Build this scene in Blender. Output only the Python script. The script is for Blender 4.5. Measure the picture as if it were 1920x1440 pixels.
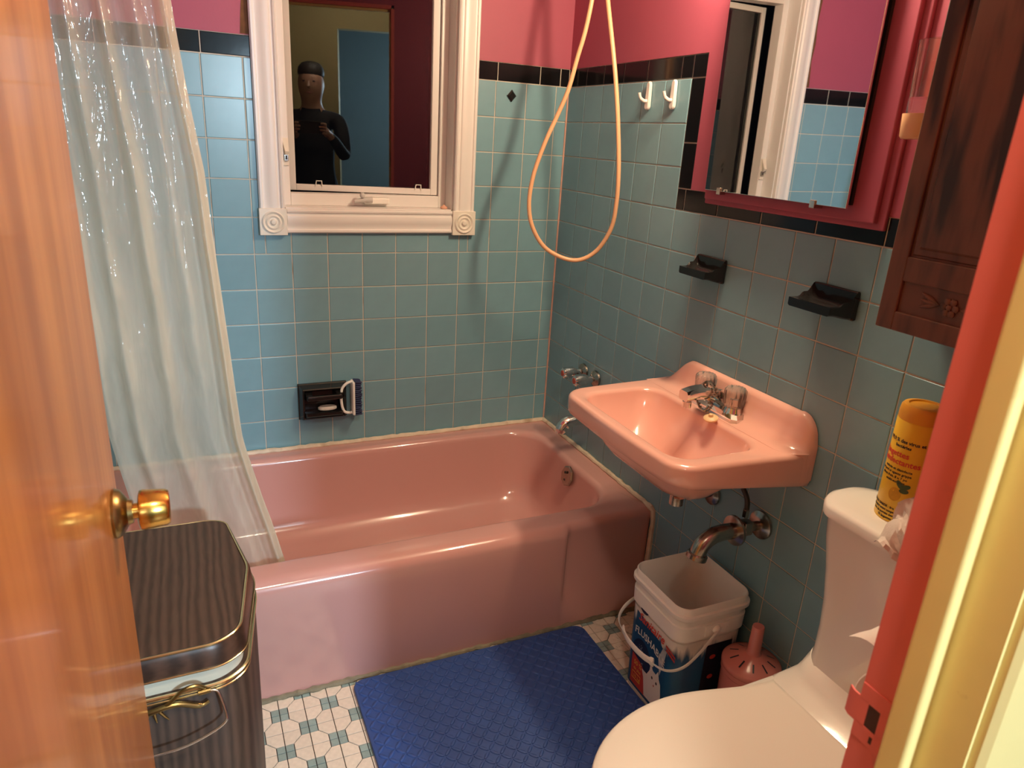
import bpy, bmesh, math, random
from mathutils import Vector, Matrix
random.seed(7)
PI = math.pi
C = bpy.context.scene.collection
S = bpy.context.scene
for o in list(bpy.data.objects):
    bpy.data.objects.remove(o)

# ---------------------------------------------------------------- camera, world, lights, exposure
cam_d = bpy.data.cameras.new('camera')
cam = bpy.data.objects.new('camera', cam_d)
C.objects.link(cam)
cam_d.sensor_width = 36.0
cam_d.lens = 1327.5325 / 1920 * 36.0
cam_d.clip_start = 0.01
R_ = Vector((0.91169362, -0.40693178, 0.0567562))
D_ = Vector((-0.08439724, -0.32066705, -0.94342448))
F_ = Vector((0.40210924, 0.85532402, -0.32669402))
cam.matrix_world = Matrix(((R_.x, -D_.x, -F_.x, -1.21834), (R_.y, -D_.y, -F_.y, -2.28118),
                           (R_.z, -D_.z, -F_.z, 1.37674), (0, 0, 0, 1)))
cam_d.dof.use_dof = True
cam_d.dof.focus_distance = 2.1
cam_d.dof.aperture_fstop = 10.0
S.camera = cam

W = bpy.data.worlds.new('night')
S.world = W
W.use_nodes = True
W.node_tree.nodes['Background'].inputs[0].default_value = (0.004, 0.004, 0.006, 1)
W.node_tree.nodes['Background'].inputs[1].default_value = 0.25


def point(name, loc, power, col, r):
    l = bpy.data.lights.new(name, 'POINT')
    l.energy = power
    l.color = col
    l.shadow_soft_size = r
    o = bpy.data.objects.new(name, l)
    o.location = loc
    C.objects.link(o)
    return o


WARM = (1.0, 0.78, 0.50)
for y_ in (-0.94, -1.06, -1.18):                            # three bulbs of the vanity bar above the mirror
    point('vanity_bulb_light', (-0.125, y_, 1.865), 14.0, WARM, 0.04)
point('hall_lamp_light', (-0.97, -2.50, 2.30), 46.0, (1.0, 0.88, 0.68), 0.10)      # warm hall lamp
point('far_room_lamp_light', (-0.42, -4.3, 1.66), 290.0, (0.62, 0.84, 1.0), 0.12)    # cool lamp, room across the hall

S.view_settings.view_transform = 'Standard'
S.view_settings.look = 'None'
S.view_settings.gamma = 1.0
S.view_settings.exposure = 0.0
S.view_settings.use_curve_mapping = False
S.cycles.use_denoising = True
S.cycles.max_bounces = 10
S.cycles.transparent_max_bounces = 24
S.cycles.caustics_reflective = False
S.cycles.caustics_refractive = False
S.cycles.sample_clamp_indirect = 4.0


# ---------------------------------------------------------------- materials
def srgb(r, g, b):
    f = lambda c: c / 12.92 if c <= 0.04045 else ((c + 0.055) / 1.055) ** 2.4
    return (f(r / 255), f(g / 255), f(b / 255), 1)


class NT:
    def __init__(self, name):
        self.m = bpy.data.materials.new(name)
        self.m.use_nodes = True
        self.t = self.m.node_tree
        self.p = self.t.nodes['Principled BSDF']

    def n(self, typ, **kw):
        x = self.t.nodes.new(typ)
        for k, v in kw.items():
            if k.startswith('i_'):
                x.inputs[k[2:].replace('_', ' ')].default_value = v
            else:
                setattr(x, k, v)
        return x

    def l(self, a, ao, b, bi):
        self.t.links.new(a.outputs[ao], b.inputs[bi])

    def coords(self, scale=(1, 1, 1), rot=(0, 0, 0), kind='Object'):
        tc = self.n('ShaderNodeTexCoord')
        mp = self.n('ShaderNodeMapping')
        mp.inputs['Scale'].default_value = scale
        mp.inputs['Rotation'].default_value = rot
        self.l(tc, kind, mp, 'Vector')
        return mp


def mat(name, col, rough=0.5, metal=0.0, vary=0.0, vscale=6.0, bump=0.0, bscale=80.0, coat=0.0, spec=0.5, objvar=0.0, dirt=None, ior=None):
    k = NT(name)
    p = k.p
    p.inputs['Roughness'].default_value = rough
    p.inputs['Metallic'].default_value = metal
    p.inputs['Coat Weight'].default_value = coat
    p.inputs['Coat Roughness'].default_value = 0.05
    p.inputs['Specular IOR Level'].default_value = spec
    if ior:
        p.inputs['IOR'].default_value = ior
    p.inputs['Base Color'].default_value = col
    last = None
    if vary > 0 or objvar > 0 or dirt:
        rgb = k.n('ShaderNodeRGB')
        rgb.outputs[0].default_value = col
        last = (rgb, 0)
        mp = k.coords()
        if vary > 0:
            nz = k.n('ShaderNodeTexNoise')
            nz.inputs['Scale'].default_value = vscale
            nz.inputs['Detail'].default_value = 4
            k.l(mp, 0, nz, 'Vector')
            mr = k.n('ShaderNodeMapRange')
            mr.inputs[1].default_value = 0.25
            mr.inputs[2].default_value = 0.75
            mr.inputs[3].default_value = 1 - vary
            mr.inputs[4].default_value = 1 + vary
            k.l(nz, 0, mr, 0)
            hs = k.n('ShaderNodeHueSaturation')
            k.l(mr, 0, hs, 'Value')
            k.t.links.new(last[0].outputs[last[1]], hs.inputs['Color'])
            last = (hs, 0)
        if objvar > 0:
            oi = k.n('ShaderNodeObjectInfo')
            mr = k.n('ShaderNodeMapRange')
            mr.inputs[3].default_value = 1 - objvar
            mr.inputs[4].default_value = 1 + objvar
            k.l(oi, 'Random', mr, 0)
            hs = k.n('ShaderNodeHueSaturation')
            k.l(mr, 0, hs, 'Value')
            k.t.links.new(last[0].outputs[last[1]], hs.inputs['Color'])
            last = (hs, 0)
        if dirt:
            nz = k.n('ShaderNodeTexNoise')
            nz.inputs['Scale'].default_value = dirt[1]
            nz.inputs['Detail'].default_value = 6
            k.l(mp, 0, nz, 'Vector')
            cr = k.n('ShaderNodeMapRange')
            cr.inputs[1].default_value = dirt[2]
            cr.inputs[2].default_value = dirt[2] + 0.15
            k.l(nz, 0, cr, 0)
            mx = k.n('ShaderNodeMix', data_type='RGBA')
            k.l(cr, 0, mx, 0)
            k.t.links.new(last[0].outputs[last[1]], mx.inputs[6])
            mx.inputs[7].default_value = dirt[0]
            last = (mx, 2)
        k.t.links.new(last[0].outputs[last[1]], p.inputs['Base Color'])
    if bump > 0:
        mp = k.coords()
        nz = k.n('ShaderNodeTexNoise')
        nz.inputs['Scale'].default_value = bscale
        nz.inputs['Detail'].default_value = 3
        k.l(mp, 0, nz, 'Vector')
        bp = k.n('ShaderNodeBump')
        bp.inputs['Strength'].default_value = bump
        bp.inputs['Distance'].default_value = 0.002
        k.l(nz, 0, bp, 'Height')
        k.l(bp, 0, p, 'Normal')
    return k.m


def wood(name, c1, c2, rough, scale=(1, 1, 1), wscale=3.0, dist=6.0, coat=0.0, rot=(0, 0, 0), fine=0.35, spec=0.5, coords='Object', dscale=1.2):
    k = NT(name)
    mp = k.coords(scale, rot, coords)
    wv = k.n('ShaderNodeTexWave', wave_type='BANDS', bands_direction='X')
    wv.inputs['Scale'].default_value = wscale
    wv.inputs['Distortion'].default_value = dist
    wv.inputs['Detail'].default_value = 3
    wv.inputs['Detail Scale'].default_value = dscale
    k.l(mp, 0, wv, 'Vector')
    nz = k.n('ShaderNodeTexNoise')
    nz.inputs['Scale'].default_value = wscale * 10
    nz.inputs['Detail'].default_value = 5
    k.l(mp, 0, nz, 'Vector')
    mx = k.n('ShaderNodeMix', data_type='FLOAT')
    mx.inputs[0].default_value = fine
    k.l(wv, 'Fac', mx, 2)
    k.l(nz, 0, mx, 3)
    cr = k.n('ShaderNodeValToRGB')
    cr.color_ramp.elements[0].color = c1
    cr.color_ramp.elements[1].color = c2
    cr.color_ramp.elements[0].position = 0.25
    cr.color_ramp.elements[1].position = 0.8
    k.l(mx, 0, cr, 0)
    k.l(cr, 0, k.p, 'Base Color')
    k.p.inputs['Roughness'].default_value = rough
    k.p.inputs['Coat Weight'].default_value = coat
    k.p.inputs['Coat Roughness'].default_value = 0.08
    k.p.inputs['Specular IOR Level'].default_value = spec
    return k.m


def glass(name, col=(1, 1, 1, 1), ior=1.5, rough=0.0):
    k = NT(name)
    k.p.inputs['Base Color'].default_value = col
    k.p.inputs['Transmission Weight'].default_value = 1.0
    k.p.inputs['Roughness'].default_value = rough
    k.p.inputs['IOR'].default_value = ior
    return k.m


def vinyl_film():
    """clear vinyl, clouded by soap towards its lower end, with crinkles that catch the light"""
    k = NT('clear_vinyl_film')
    out = k.t.nodes['Material Output']
    mp = k.coords((1, 1, 1))
    nz = k.n('ShaderNodeTexNoise')
    nz.inputs['Scale'].default_value = 38
    nz.inputs['Detail'].default_value = 2
    k.l(mp, 0, nz, 'Vector')
    mp2 = k.coords((26, 26, 4.5))
    nz2 = k.n('ShaderNodeTexNoise')
    nz2.inputs['Scale'].default_value = 1.6
    nz2.inputs['Detail'].default_value = 2
    nz2.inputs['Distortion'].default_value = 0.8
    k.l(mp2, 0, nz2, 'Vector')
    bp = k.n('ShaderNodeBump')
    bp.inputs['Strength'].default_value = 0.9
    bp.inputs['Distance'].default_value = 0.02
    k.l(nz2, 0, bp, 'Height')
    bp2 = k.n('ShaderNodeBump')
    bp2.inputs['Strength'].default_value = 0.35
    bp2.inputs['Distance'].default_value = 0.006
    k.l(nz, 0, bp2, 'Height')
    k.l(bp, 0, bp2, 'Normal')
    tr = k.n('ShaderNodeBsdfTransparent')
    tr.inputs[0].default_value = (0.97, 0.95, 0.90, 1)
    df = k.n('ShaderNodeBsdfDiffuse')
    df.inputs[0].default_value = (0.92, 0.86, 0.72, 1)
    tl = k.n('ShaderNodeBsdfTranslucent')
    tl.inputs[0].default_value = (0.92, 0.86, 0.71, 1)
    ad = k.n('ShaderNodeMixShader')
    ad.inputs[0].default_value = 0.4
    k.l(df, 0, ad, 1)
    k.l(tl, 0, ad, 2)
    sp = k.n('ShaderNodeSeparateXYZ')
    k.l(mp, 0, sp, 0)
    mr = k.n('ShaderNodeMapRange', interpolation_type='SMOOTHSTEP')
    mr.inputs[1].default_value = 1.75
    mr.inputs[2].default_value = 0.75
    mr.inputs[3].default_value = 0.44
    mr.inputs[4].default_value = 0.70
    k.l(sp, 'Z', mr, 0)
    ma = k.n('ShaderNodeMath', operation='MULTIPLY_ADD')
    ma.inputs[1].default_value = 0.30
    k.l(nz2, 0, ma, 0)
    sb = k.n('ShaderNodeMath', operation='SUBTRACT')
    sb.inputs[1].default_value = 0.15
    k.l(mr, 0, sb, 0)
    k.l(sb, 0, ma, 2)
    m1 = k.n('ShaderNodeMixShader')
    k.l(ma, 0, m1, 0)
    k.l(tr, 0, m1, 1)
    k.l(ad, 0, m1, 2)
    gl = k.n('ShaderNodeBsdfGlossy')
    gl.inputs['Roughness'].default_value = 0.10
    k.l(bp2, 0, gl, 'Normal')
    m2 = k.n('ShaderNodeMixShader')
    m2.inputs[0].default_value = 0.07
    k.l(m1, 0, m2, 1)
    k.l(gl, 0, m2, 2)
    k.l(m2, 0, out, 'Surface')
    return k.m


M = {}
M['tile'] = mat('blue_glazed_tile', (0.198, 0.365, 0.438, 1), 0.27, objvar=0.05, vary=0.03, vscale=20, bump=0.05, bscale=25)
M['grout'] = mat('wall_grout', (0.62, 0.57, 0.49, 1), 0.85, vary=0.12, vscale=12, dirt=((0.42, 0.28, 0.18, 1), 9, 0.58))
M['black_tile'] = mat('black_glazed_tile', (0.008, 0.008, 0.010, 1), 0.12, bump=0.04, bscale=20, spec=0.28)
M['black_ceramic'] = mat('black_ceramic', (0.010, 0.009, 0.009, 1), 0.12)
M['pink_paint'] = mat('pink_wall_paint', (0.395, 0.078, 0.130, 1), 0.55, vary=0.04, vscale=5, bump=0.1, bscale=120)
M['pink_jamb'] = mat('pink_jamb_paint', (0.80, 0.165, 0.145, 1), 0.45, dirt=((0.30, 0.10, 0.05, 1), 14, 0.66), vary=0.05)
M['white_ceiling'] = mat('ceiling_paint', (0.78, 0.75, 0.70, 1), 0.8)
M['white_trim'] = mat('white_trim_paint', (0.82, 0.79, 0.77, 1), 0.35, vary=0.02)
M['cream_trim'] = mat('cream_block_paint', (0.80, 0.76, 0.68, 1), 0.4)
M['tub_pink'] = mat('pink_enamel', (0.62, 0.325, 0.295, 1), 0.16, coat=0.5, vary=0.02, vscale=3)
M['sink_pink'] = mat('pink_vitreous_china', (0.80, 0.44, 0.36, 1), 0.14, coat=0.5, vary=0.015, vscale=4)
M['brush_pink'] = mat('pink_plastic', (0.62, 0.22, 0.19, 1), 0.20)
M['caulk'] = mat('old_caulk', (0.72, 0.60, 0.46, 1), 0.6, vary=0.15, vscale=25, dirt=((0.40, 0.24, 0.13, 1), 14, 0.55))
M['grime'] = mat('grimy_floor_joint', (0.22, 0.19, 0.13, 1), 0.8, vary=0.3, vscale=40, bump=0.5, bscale=120)
M['pink_grout'] = mat('corner_grout', (0.60, 0.34, 0.27, 1), 0.7, vary=0.2, vscale=20)
M['porcelain'] = mat('white_porcelain', (0.80, 0.76, 0.71, 1), 0.10, coat=0.4)
M['lid_plastic'] = mat('white_lid_plastic', (0.82, 0.77, 0.70, 1), 0.28)
M['chrome'] = mat('chrome', (0.78, 0.77, 0.75, 1), 0.10, 1.0)
M['old_chrome'] = mat('worn_chrome', (0.40, 0.35, 0.30, 1), 0.22, 1.0, dirt=((0.20, 0.13, 0.09, 1), 30, 0.55))
M['brass'] = mat('brass', (0.75, 0.42, 0.10, 1), 0.20, 1.0, dirt=((0.38, 0.19, 0.06, 1), 18, 0.55))
M['dark_brass'] = mat('antique_brass', (0.35, 0.25, 0.10, 1), 0.30, 1.0)
M['gold_trim'] = mat('gold_trim', (0.86, 0.72, 0.42, 1), 0.22, 1.0)
M['steel_wire'] = mat('steel_wire', (0.62, 0.58, 0.52, 1), 0.25, 1.0)
M['mirror'] = mat('mirror_silver', (0.86, 0.88, 0.86, 1), 0.015, 1.0)
M['acrylic'] = glass('clear_acrylic', (1.0, 0.94, 0.88, 1), 1.28, 0.02)
M['acrylic'].node_tree.nodes['Principled BSDF'].inputs['Transmission Weight'].default_value = 0.84
M['pane'] = glass('window_glass', (0.9, 0.93, 0.92, 1), 1.55)
M['tumbler'] = glass('tumbler_glass', (1, 0.95, 0.86, 1), 1.5)
M['door_wood'] = wood('orange_varnished_wood', srgb(176, 104, 46), srgb(214, 140, 72), 0.34, (9, 9, 0.55), 1.3, 3.5, coat=0.25, fine=0.45)
M['cab_wood'] = wood('dark_oak', srgb(44, 28, 21), srgb(104, 67, 49), 0.45, (1, 7, 1.1), 2.0, 8.0, fine=0.35)
M['hamper_wood'] = wood('wood_grain_vinyl', srgb(58, 43, 35), srgb(85, 65, 54), 0.55, (6, 0.9, 0.7), 3.4, 5.5, fine=0.5, dscale=1.3)
M['hamper_dark'] = wood('wood_grain_vinyl_dark', srgb(50, 34, 26), srgb(80, 57, 46), 0.35, (3, 3, 6), 3.0, 6.0, fine=0.5)
M['liner'] = mat('cream_plastic', (0.78, 0.72, 0.58, 1), 0.4)
M['white_plastic'] = mat('white_plastic', (0.92, 0.89, 0.84, 1), 0.35)
M['hook_white'] = mat('hook_plastic', (0.72, 0.66, 0.63, 1), 0.35)
M['clear_plastic'] = mat('cloudy_plastic', (0.62, 0.60, 0.58, 1), 0.3)
M['mat_blue'] = mat('blue_foam_rubber', (0.028, 0.074, 0.27, 1), 0.5, vary=0.12, vscale=30, bump=0.25, bscale=300)
M['floor_cream'] = mat('floor_cream_piece', (0.84, 0.75, 0.64, 1), 0.45, vary=0.08, vscale=90, objvar=0.05, dirt=((0.40, 0.34, 0.27, 1), 60, 0.60))
M['floor_blue'] = mat('floor_blue_piece', (0.30, 0.41, 0.40, 1), 0.45, vary=0.1, vscale=80, objvar=0.10)
M['floor_joint'] = mat('floor_joint', (0.030, 0.022, 0.018, 1), 0.7)
M['hose'] = mat('peach_hose_vinyl', (0.80, 0.45, 0.25, 1), 0.35)
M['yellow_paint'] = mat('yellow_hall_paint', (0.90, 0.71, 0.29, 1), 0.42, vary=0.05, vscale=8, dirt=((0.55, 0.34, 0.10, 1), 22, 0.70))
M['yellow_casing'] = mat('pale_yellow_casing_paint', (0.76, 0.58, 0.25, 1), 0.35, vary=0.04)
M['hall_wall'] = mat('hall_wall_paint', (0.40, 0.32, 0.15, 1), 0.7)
M['hall_floor'] = wood('hall_floor_wood', srgb(90, 56, 30), srgb(130, 86, 48), 0.4, (1, 6, 1), 2.0, 4.0)
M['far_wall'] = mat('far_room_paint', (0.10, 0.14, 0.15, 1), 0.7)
M['canister'] = mat('yellow_canister', (0.83, 0.52, 0.025, 1), 0.35)
M['canister_lid'] = mat('orange_lid', (0.72, 0.33, 0.02, 1), 0.4)
M['ink'] = mat('black_print', (0.02, 0.02, 0.03, 1), 0.4)
M['ink_red'] = mat('red_print', (0.66, 0.06, 0.03, 1), 0.4)
M['leaf_print'] = mat('green_print', (0.06, 0.10, 0.035, 1), 0.4)
M['lemon_print'] = mat('lemon_print', (0.66, 0.36, 0.02, 1), 0.4, vary=0.12, vscale=90)
M['white_print'] = mat('white_print', (0.80, 0.76, 0.72, 1), 0.4)
M['grey_print'] = mat('pale_grey_print', (0.50, 0.54, 0.58, 1), 0.4, vary=0.3, vscale=60)
M['navy_print'] = mat('navy_print', (0.010, 0.018, 0.055, 1), 0.35, vary=0.4, vscale=40)
M['dark_panel'] = mat('dark_print', (0.012, 0.012, 0.028, 1), 0.35)
M['red_panel'] = mat('red_panel_print', (0.50, 0.05, 0.03, 1), 0.4)
M['gold_print'] = mat('gold_print', (0.80, 0.50, 0.08, 1), 0.4)
M['paper'] = mat('white_tissue_paper', (0.80, 0.74, 0.70, 1), 0.85, bump=0.3, bscale=60)
M['wrap'] = mat('crinkled_wrap', (0.72, 0.64, 0.58, 1), 0.35, bump=0.6, bscale=70)
M['ceramic_peach'] = mat('peach_ceramic', (0.78, 0.44, 0.24, 1), 0.3)
M['bristle'] = mat('navy_bristle', (0.02, 0.03, 0.09, 1), 0.8)
M['soap'] = mat('white_soap', (0.76, 0.66, 0.60, 1), 0.4)
M['red_dot'] = mat('red_index', (0.45, 0.08, 0.05, 1), 0.4)
M['cap_peach'] = mat('peach_rubber', (0.72, 0.40, 0.28, 1), 0.5)
M['stopper'] = mat('cream_rubber', (0.80, 0.55, 0.30, 1), 0.4)
M['rust'] = mat('dark_rust', (0.06, 0.02, 0.015, 1), 0.7)
M['pot_dark'] = mat('dark_metal', (0.05, 0.04, 0.035, 1), 0.4, 0.6)
M['film'] = vinyl_film()


def label_mat():
    """printed bucket wrap: blue, fading in streaks to white towards the top"""
    k = NT('bucket_wrap_print')
    tc = k.n('ShaderNodeTexCoord')
    sp = k.n('ShaderNodeSeparateXYZ')
    k.l(tc, 'Object', sp, 0)
    mp = k.coords((70, 70, 6))
    nz = k.n('ShaderNodeTexNoise')
    nz.inputs['Scale'].default_value = 1.0
    nz.inputs['Detail'].default_value = 2
    k.l(mp, 0, nz, 'Vector')
    ma = k.n('ShaderNodeMath', operation='MULTIPLY_ADD')
    ma.inputs[1].default_value = 0.10
    k.l(nz, 0, ma, 0)
    k.l(sp, 'Z', ma, 2)
    mr = k.n('ShaderNodeMapRange')
    mr.inputs[1].default_value = 0.258
    mr.inputs[2].default_value = 0.288
    k.l(ma, 0, mr, 0)
    mx = k.n('ShaderNodeMix', data_type='RGBA')
    mx.inputs[6].default_value = (0.012, 0.085, 0.20, 1)
    mx.inputs[7].default_value = (0.78, 0.72, 0.66, 1)
    k.l(mr, 0, mx, 0)
    k.l(mx, 2, k.p, 'Base Color')
    k.p.inputs['Roughness'].default_value = 0.35
    return k.m


M['wrap_print'] = label_mat()


# ---------------------------------------------------------------- mesh helpers
class MB:
    def __init__(self):
        self.v = []
        self.f = []
        self.hard = False

    def add(self, vs, fs):
        b = len(self.v)
        self.v += [tuple(x) for x in vs]
        self.f += [tuple(i + b for i in q) for q in fs]
        return self

    def box(self, x0, x1, y0, y1, z0, z1, bev=0.0, seg=2):
        if bev <= 0:
            vs = [(x, y, z) for x in (x0, x1) for y in (y0, y1) for z in (z0, z1)]
            return self.add(vs, [(0, 1, 3, 2), (4, 6, 7, 5), (0, 4, 5, 1), (2, 3, 7, 6), (0, 2, 6, 4), (1, 5, 7, 3)])
        self.hard = True
        bm = bmesh.new()
        bmesh.ops.create_cube(bm, size=1)
        for v in bm.verts:
            v.co = Vector(((x0 + x1) / 2 + v.co.x * (x1 - x0), (y0 + y1) / 2 + v.co.y * (y1 - y0), (z0 + z1) / 2 + v.co.z * (z1 - z0)))
        bmesh.ops.bevel(bm, geom=bm.edges[:], offset=bev, segments=seg, profile=0.5, affect='EDGES')
        bm.verts.index_update()
        self.add([v.co[:] for v in bm.verts], [[v.index for v in f.verts] for f in bm.faces])
        bm.free()
        return self

    def loft(self, rings, cap0=True, cap1=True, closed=True):
        n = len(rings[0])
        vs = [p for r in rings for p in r]
        fs = []
        m = n if closed else n - 1
        for i in range(len(rings) - 1):
            for j in range(m):
                k = (j + 1) % n
                fs.append((i * n + j, i * n + k, (i + 1) * n + k, (i + 1) * n + j))
        for on, b in ((cap0, 0), (cap1, (len(rings) - 1) * n)):
            if on and n > 20:                                   # large caps as a fan about their middle
                c = Vector((0, 0, 0))
                for p in rings[0 if b == 0 else -1]:
                    c += Vector(p)
                vs.append(tuple(c / n))
                fs += [(b + j, b + (j + 1) % n, len(vs) - 1) for j in range(n)]
            elif on:
                fs.append(tuple(b + j for j in range(n)))
        return self.add(vs, fs)

    def lathe(self, prof, o, axis=(0, 0, 1), n=32, cap=True, lobes=0, depth=0.0):
        a = Vector(axis).normalized()
        u = a.orthogonal().normalized()
        w = a.cross(u)
        o = Vector(o)
        rings = []
        for r, h in prof:
            ring = []
            for j in range(n):
                t = 2 * PI * j / n
                rr = r * (1 - (depth * (0.5 + 0.5 * math.cos(lobes * t)) if lobes else 0))
                ring.append(o + a * h + (u * math.cos(t) + w * math.sin(t)) * rr)
            rings.append(ring)
        return self.loft(rings, cap, cap)

    def tube(self, pts, r, n=12, cap=True, closed=False, flat=None):
        P = [Vector(p) for p in pts]
        N = len(P)
        rs = r if isinstance(r, (list, tuple)) else [r] * N
        T = []
        for i in range(N):
            if closed:
                d = P[(i + 1) % N] - P[i - 1]
            else:
                d = P[min(i + 1, N - 1)] - P[max(i - 1, 0)]
            T.append(d.normalized())
        u = T[0].orthogonal().normalized()
        if flat is not None:
            u = (Vector(flat) - T[0] * Vector(flat).dot(T[0])).normalized()
        rings = []
        for i in range(N):
            u = (u - T[i] * u.dot(T[i])).normalized()
            w = T[i].cross(u)
            k = 1.0 if flat is None else 0.25
            rings.append([P[i] + (u * math.cos(2 * PI * j / n) + w * math.sin(2 * PI * j / n) * k) * rs[i] for j in range(n)])
        if closed:
            rings.append(rings[0])
            cap = False
        return self.loft(rings, cap, cap)

    def ball(self, o, r, n=12, sz=(1, 1, 1)):
        rings = []
        for i in range(1, n // 2):
            t = PI * i / (n // 2)
            rings.append([(o[0] + r * sz[0] * math.sin(t) * math.cos(2 * PI * j / n), o[1] + r * sz[1] * math.sin(t) * math.sin(2 * PI * j / n), o[2] - r * sz[2] * math.cos(t)) for j in range(n)])
        return self.loft(rings)

    def poly(self, pts):
        return self.add(pts, [tuple(range(len(pts)))])

    def prism(self, pts, d):
        """closed outline extruded along vector d"""
        d = Vector(d)
        return self.loft([[Vector(p) for p in pts], [Vector(p) + d for p in pts]])


def origin(o):
    v = Vector((0, 0, 0))
    while o is not None:
        v += o.location
        o = o.parent
    return v


def new_mesh(name, mb, m, off=Vector((0, 0, 0)), ang=35):
    me = bpy.data.meshes.new(name)
    me.from_pydata([(p[0] - off.x, p[1] - off.y, p[2] - off.z) for p in mb.v], [], mb.f)
    bm = bmesh.new()
    bm.from_mesh(me)
    bmesh.ops.recalc_face_normals(bm, faces=bm.faces[:])
    bm.to_mesh(me)
    bm.free()
    me.polygons.foreach_set('use_smooth', [True] * len(me.polygons))
    me.set_sharp_from_angle(angle=math.radians(ang))
    if m is not None:
        me.materials.append(m)
    me.update()
    if mb.hard:
        weighted(me, math.cos(math.radians(max(ang, 50))))
    return me


def weighted(me, lim):
    """area-weighted normals, so that the faces between rounded edges stay flat"""
    N = [p.normal.copy() for p in me.polygons]
    A = [p.area for p in me.polygons]
    at = [[] for _ in me.vertices]
    for p in me.polygons:
        for v in p.vertices:
            at[v].append(p.index)
    out = []
    for p in me.polygons:
        for v in p.vertices:
            n = Vector((0, 0, 0))
            for q in at[v]:
                if N[q].dot(N[p.index]) > lim:
                    n += N[q] * A[q]
            out.append(n.normalized() if n.length > 0 else N[p.index])
    me.normals_split_custom_set(out)


def part(name, mb, m, parent=None, label=None, ang=35, kind=None, loc=None):
    """one mesh object; vertices are given in room coordinates"""
    off = origin(parent) if parent is not None else Vector(loc or (0, 0, 0))
    o = bpy.data.objects.new(name, new_mesh(name, mb, m, off, ang))
    if parent is not None:
        o.parent = parent
    else:
        o.location = off
    if label:
        o['label'] = label
    if kind:
        o['kind'] = kind
    C.objects.link(o)
    return o


def link(name, me, loc, parent, rz=0):
    o = bpy.data.objects.new(name, me)
    o.parent = parent
    o.location = Vector(loc) - origin(parent)
    o.rotation_euler = (0, 0, rz)
    C.objects.link(o)
    return o


def thing(name, loc, label, cat, group=None):
    o = bpy.data.objects.new(name, None)
    o.empty_display_size = 0.05
    o.location = loc
    o['label'] = label
    o['category'] = cat
    if group:
        o['group'] = group
    C.objects.link(o)
    return o


def tag(o, label, cat, group=None):
    o['label'] = label
    o['category'] = cat
    if group:
        o['group'] = group
    return o


def struct(name, mb=None, m=None, loc=(0, 0, 0), ang=35):
    if mb is None:
        o = bpy.data.objects.new(name, None)
        o.location = loc
        C.objects.link(o)
    else:
        o = part(name, mb, m, ang=ang)
    o['kind'] = 'structure'
    return o


def rrect(x0, x1, y0, y1, r, z, n=8):
    """rounded rectangle ring (counter-clockwise)"""
    pts = []
    for cx, cy, a0 in ((x1 - r, y1 - r, 0), (x0 + r, y1 - r, PI / 2), (x0 + r, y0 + r, PI), (x1 - r, y0 + r, 1.5 * PI)):
        for k in range(n + 1):
            a = a0 + PI / 2 * k / n
            pts.append((cx + r * math.cos(a), cy + r * math.sin(a), z))
    return pts


def catmull(pts, n=8, closed=False):
    P = [Vector(p) for p in pts]
    N = len(P)
    out = []
    rng = range(N) if closed else range(N - 1)
    for i in rng:
        if closed:
            a, b, c, d = P[i - 1], P[i], P[(i + 1) % N], P[(i + 2) % N]
        else:
            a, b, c, d = P[max(i - 1, 0)], P[i], P[i + 1], P[min(i + 2, N - 1)]
        for k in range(n):
            t = k / n
            out.append(0.5 * ((2 * b) + (c - a) * t + (2 * a - 5 * b + 4 * c - d) * t * t + (3 * b - a - 3 * c + d) * t ** 3))
    if not closed:
        out.append(P[-1])
    return out


def smooth(a, b, x):
    t = min(1, max(0, (x - a) / (b - a)))
    return t * t * (3 - 2 * t)


def text_mesh(s, size, f, thick=0.0003, align='CENTER', bold=0.0, shear=0.0):
    """lettering as flat geometry; f maps (u, v, d) of the text plane into the room"""
    cu = bpy.data.curves.new('text', 'FONT')
    cu.body = s
    cu.size = size
    cu.align_x = align
    cu.extrude = thick
    cu.resolution_u = 2
    cu.offset = bold
    cu.shear = shear
    ob = bpy.data.objects.new('text', cu)
    C.objects.link(ob)
    dg = bpy.context.evaluated_depsgraph_get()
    me = bpy.data.meshes.new_from_object(ob.evaluated_get(dg))
    mb = MB()
    mb.add([f(v.co.x, v.co.y, v.co.z) for v in me.vertices], [list(p.vertices) for p in me.polygons])
    bpy.data.objects.remove(ob)
    bpy.data.meshes.remove(me)
    bpy.data.curves.remove(cu)
    return mb


# ---------------------------------------------------------------- room shell
P_ = 0.1095                 # tile pitch
ZT = 1.55                   # top of the blue tile field
XL = -1.524                 # wall behind the tub's foot end
YD = -1.95                  # inner face of the door wall
ZC = 2.38
TH = 0.0020                  # how proud a tile stands of the grout
GR = 0.0030                 # joint width

floor = struct('floor', MB().box(XL - 0.1, 0.1, YD - 0.1, 0.1, -0.06, -0.0025), M['floor_joint'])
struct('ceiling', MB().box(XL - 0.1, 0.1, YD - 0.1, 0.1, ZC, ZC + 0.05), M['white_ceiling'])

# back wall with the window opening
WX0, WX1, WZ0, WZ1 = -0.945, -0.400, 1.135, 1.93
wall_back = struct('wall_back', MB().box(XL - 0.1, WX0, 0, 0.12, 0, ZC).box(WX1, 0.1, 0, 0.12, 0, ZC)
                   .box(WX0, WX1, 0, 0.12, 0, WZ0).box(WX0, WX1, 0, 0.12, WZ1, ZC), M['grout'])
wall_right = struct('wall_right', MB().box(0, 0.12, YD - 0.1, 0, 0, ZC), M['grout'])
wall_left = struct('wall_left', MB().box(XL - 0.12, XL, YD - 0.1, 0, 0, ZC), M['grout'])

_cache = {}


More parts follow.
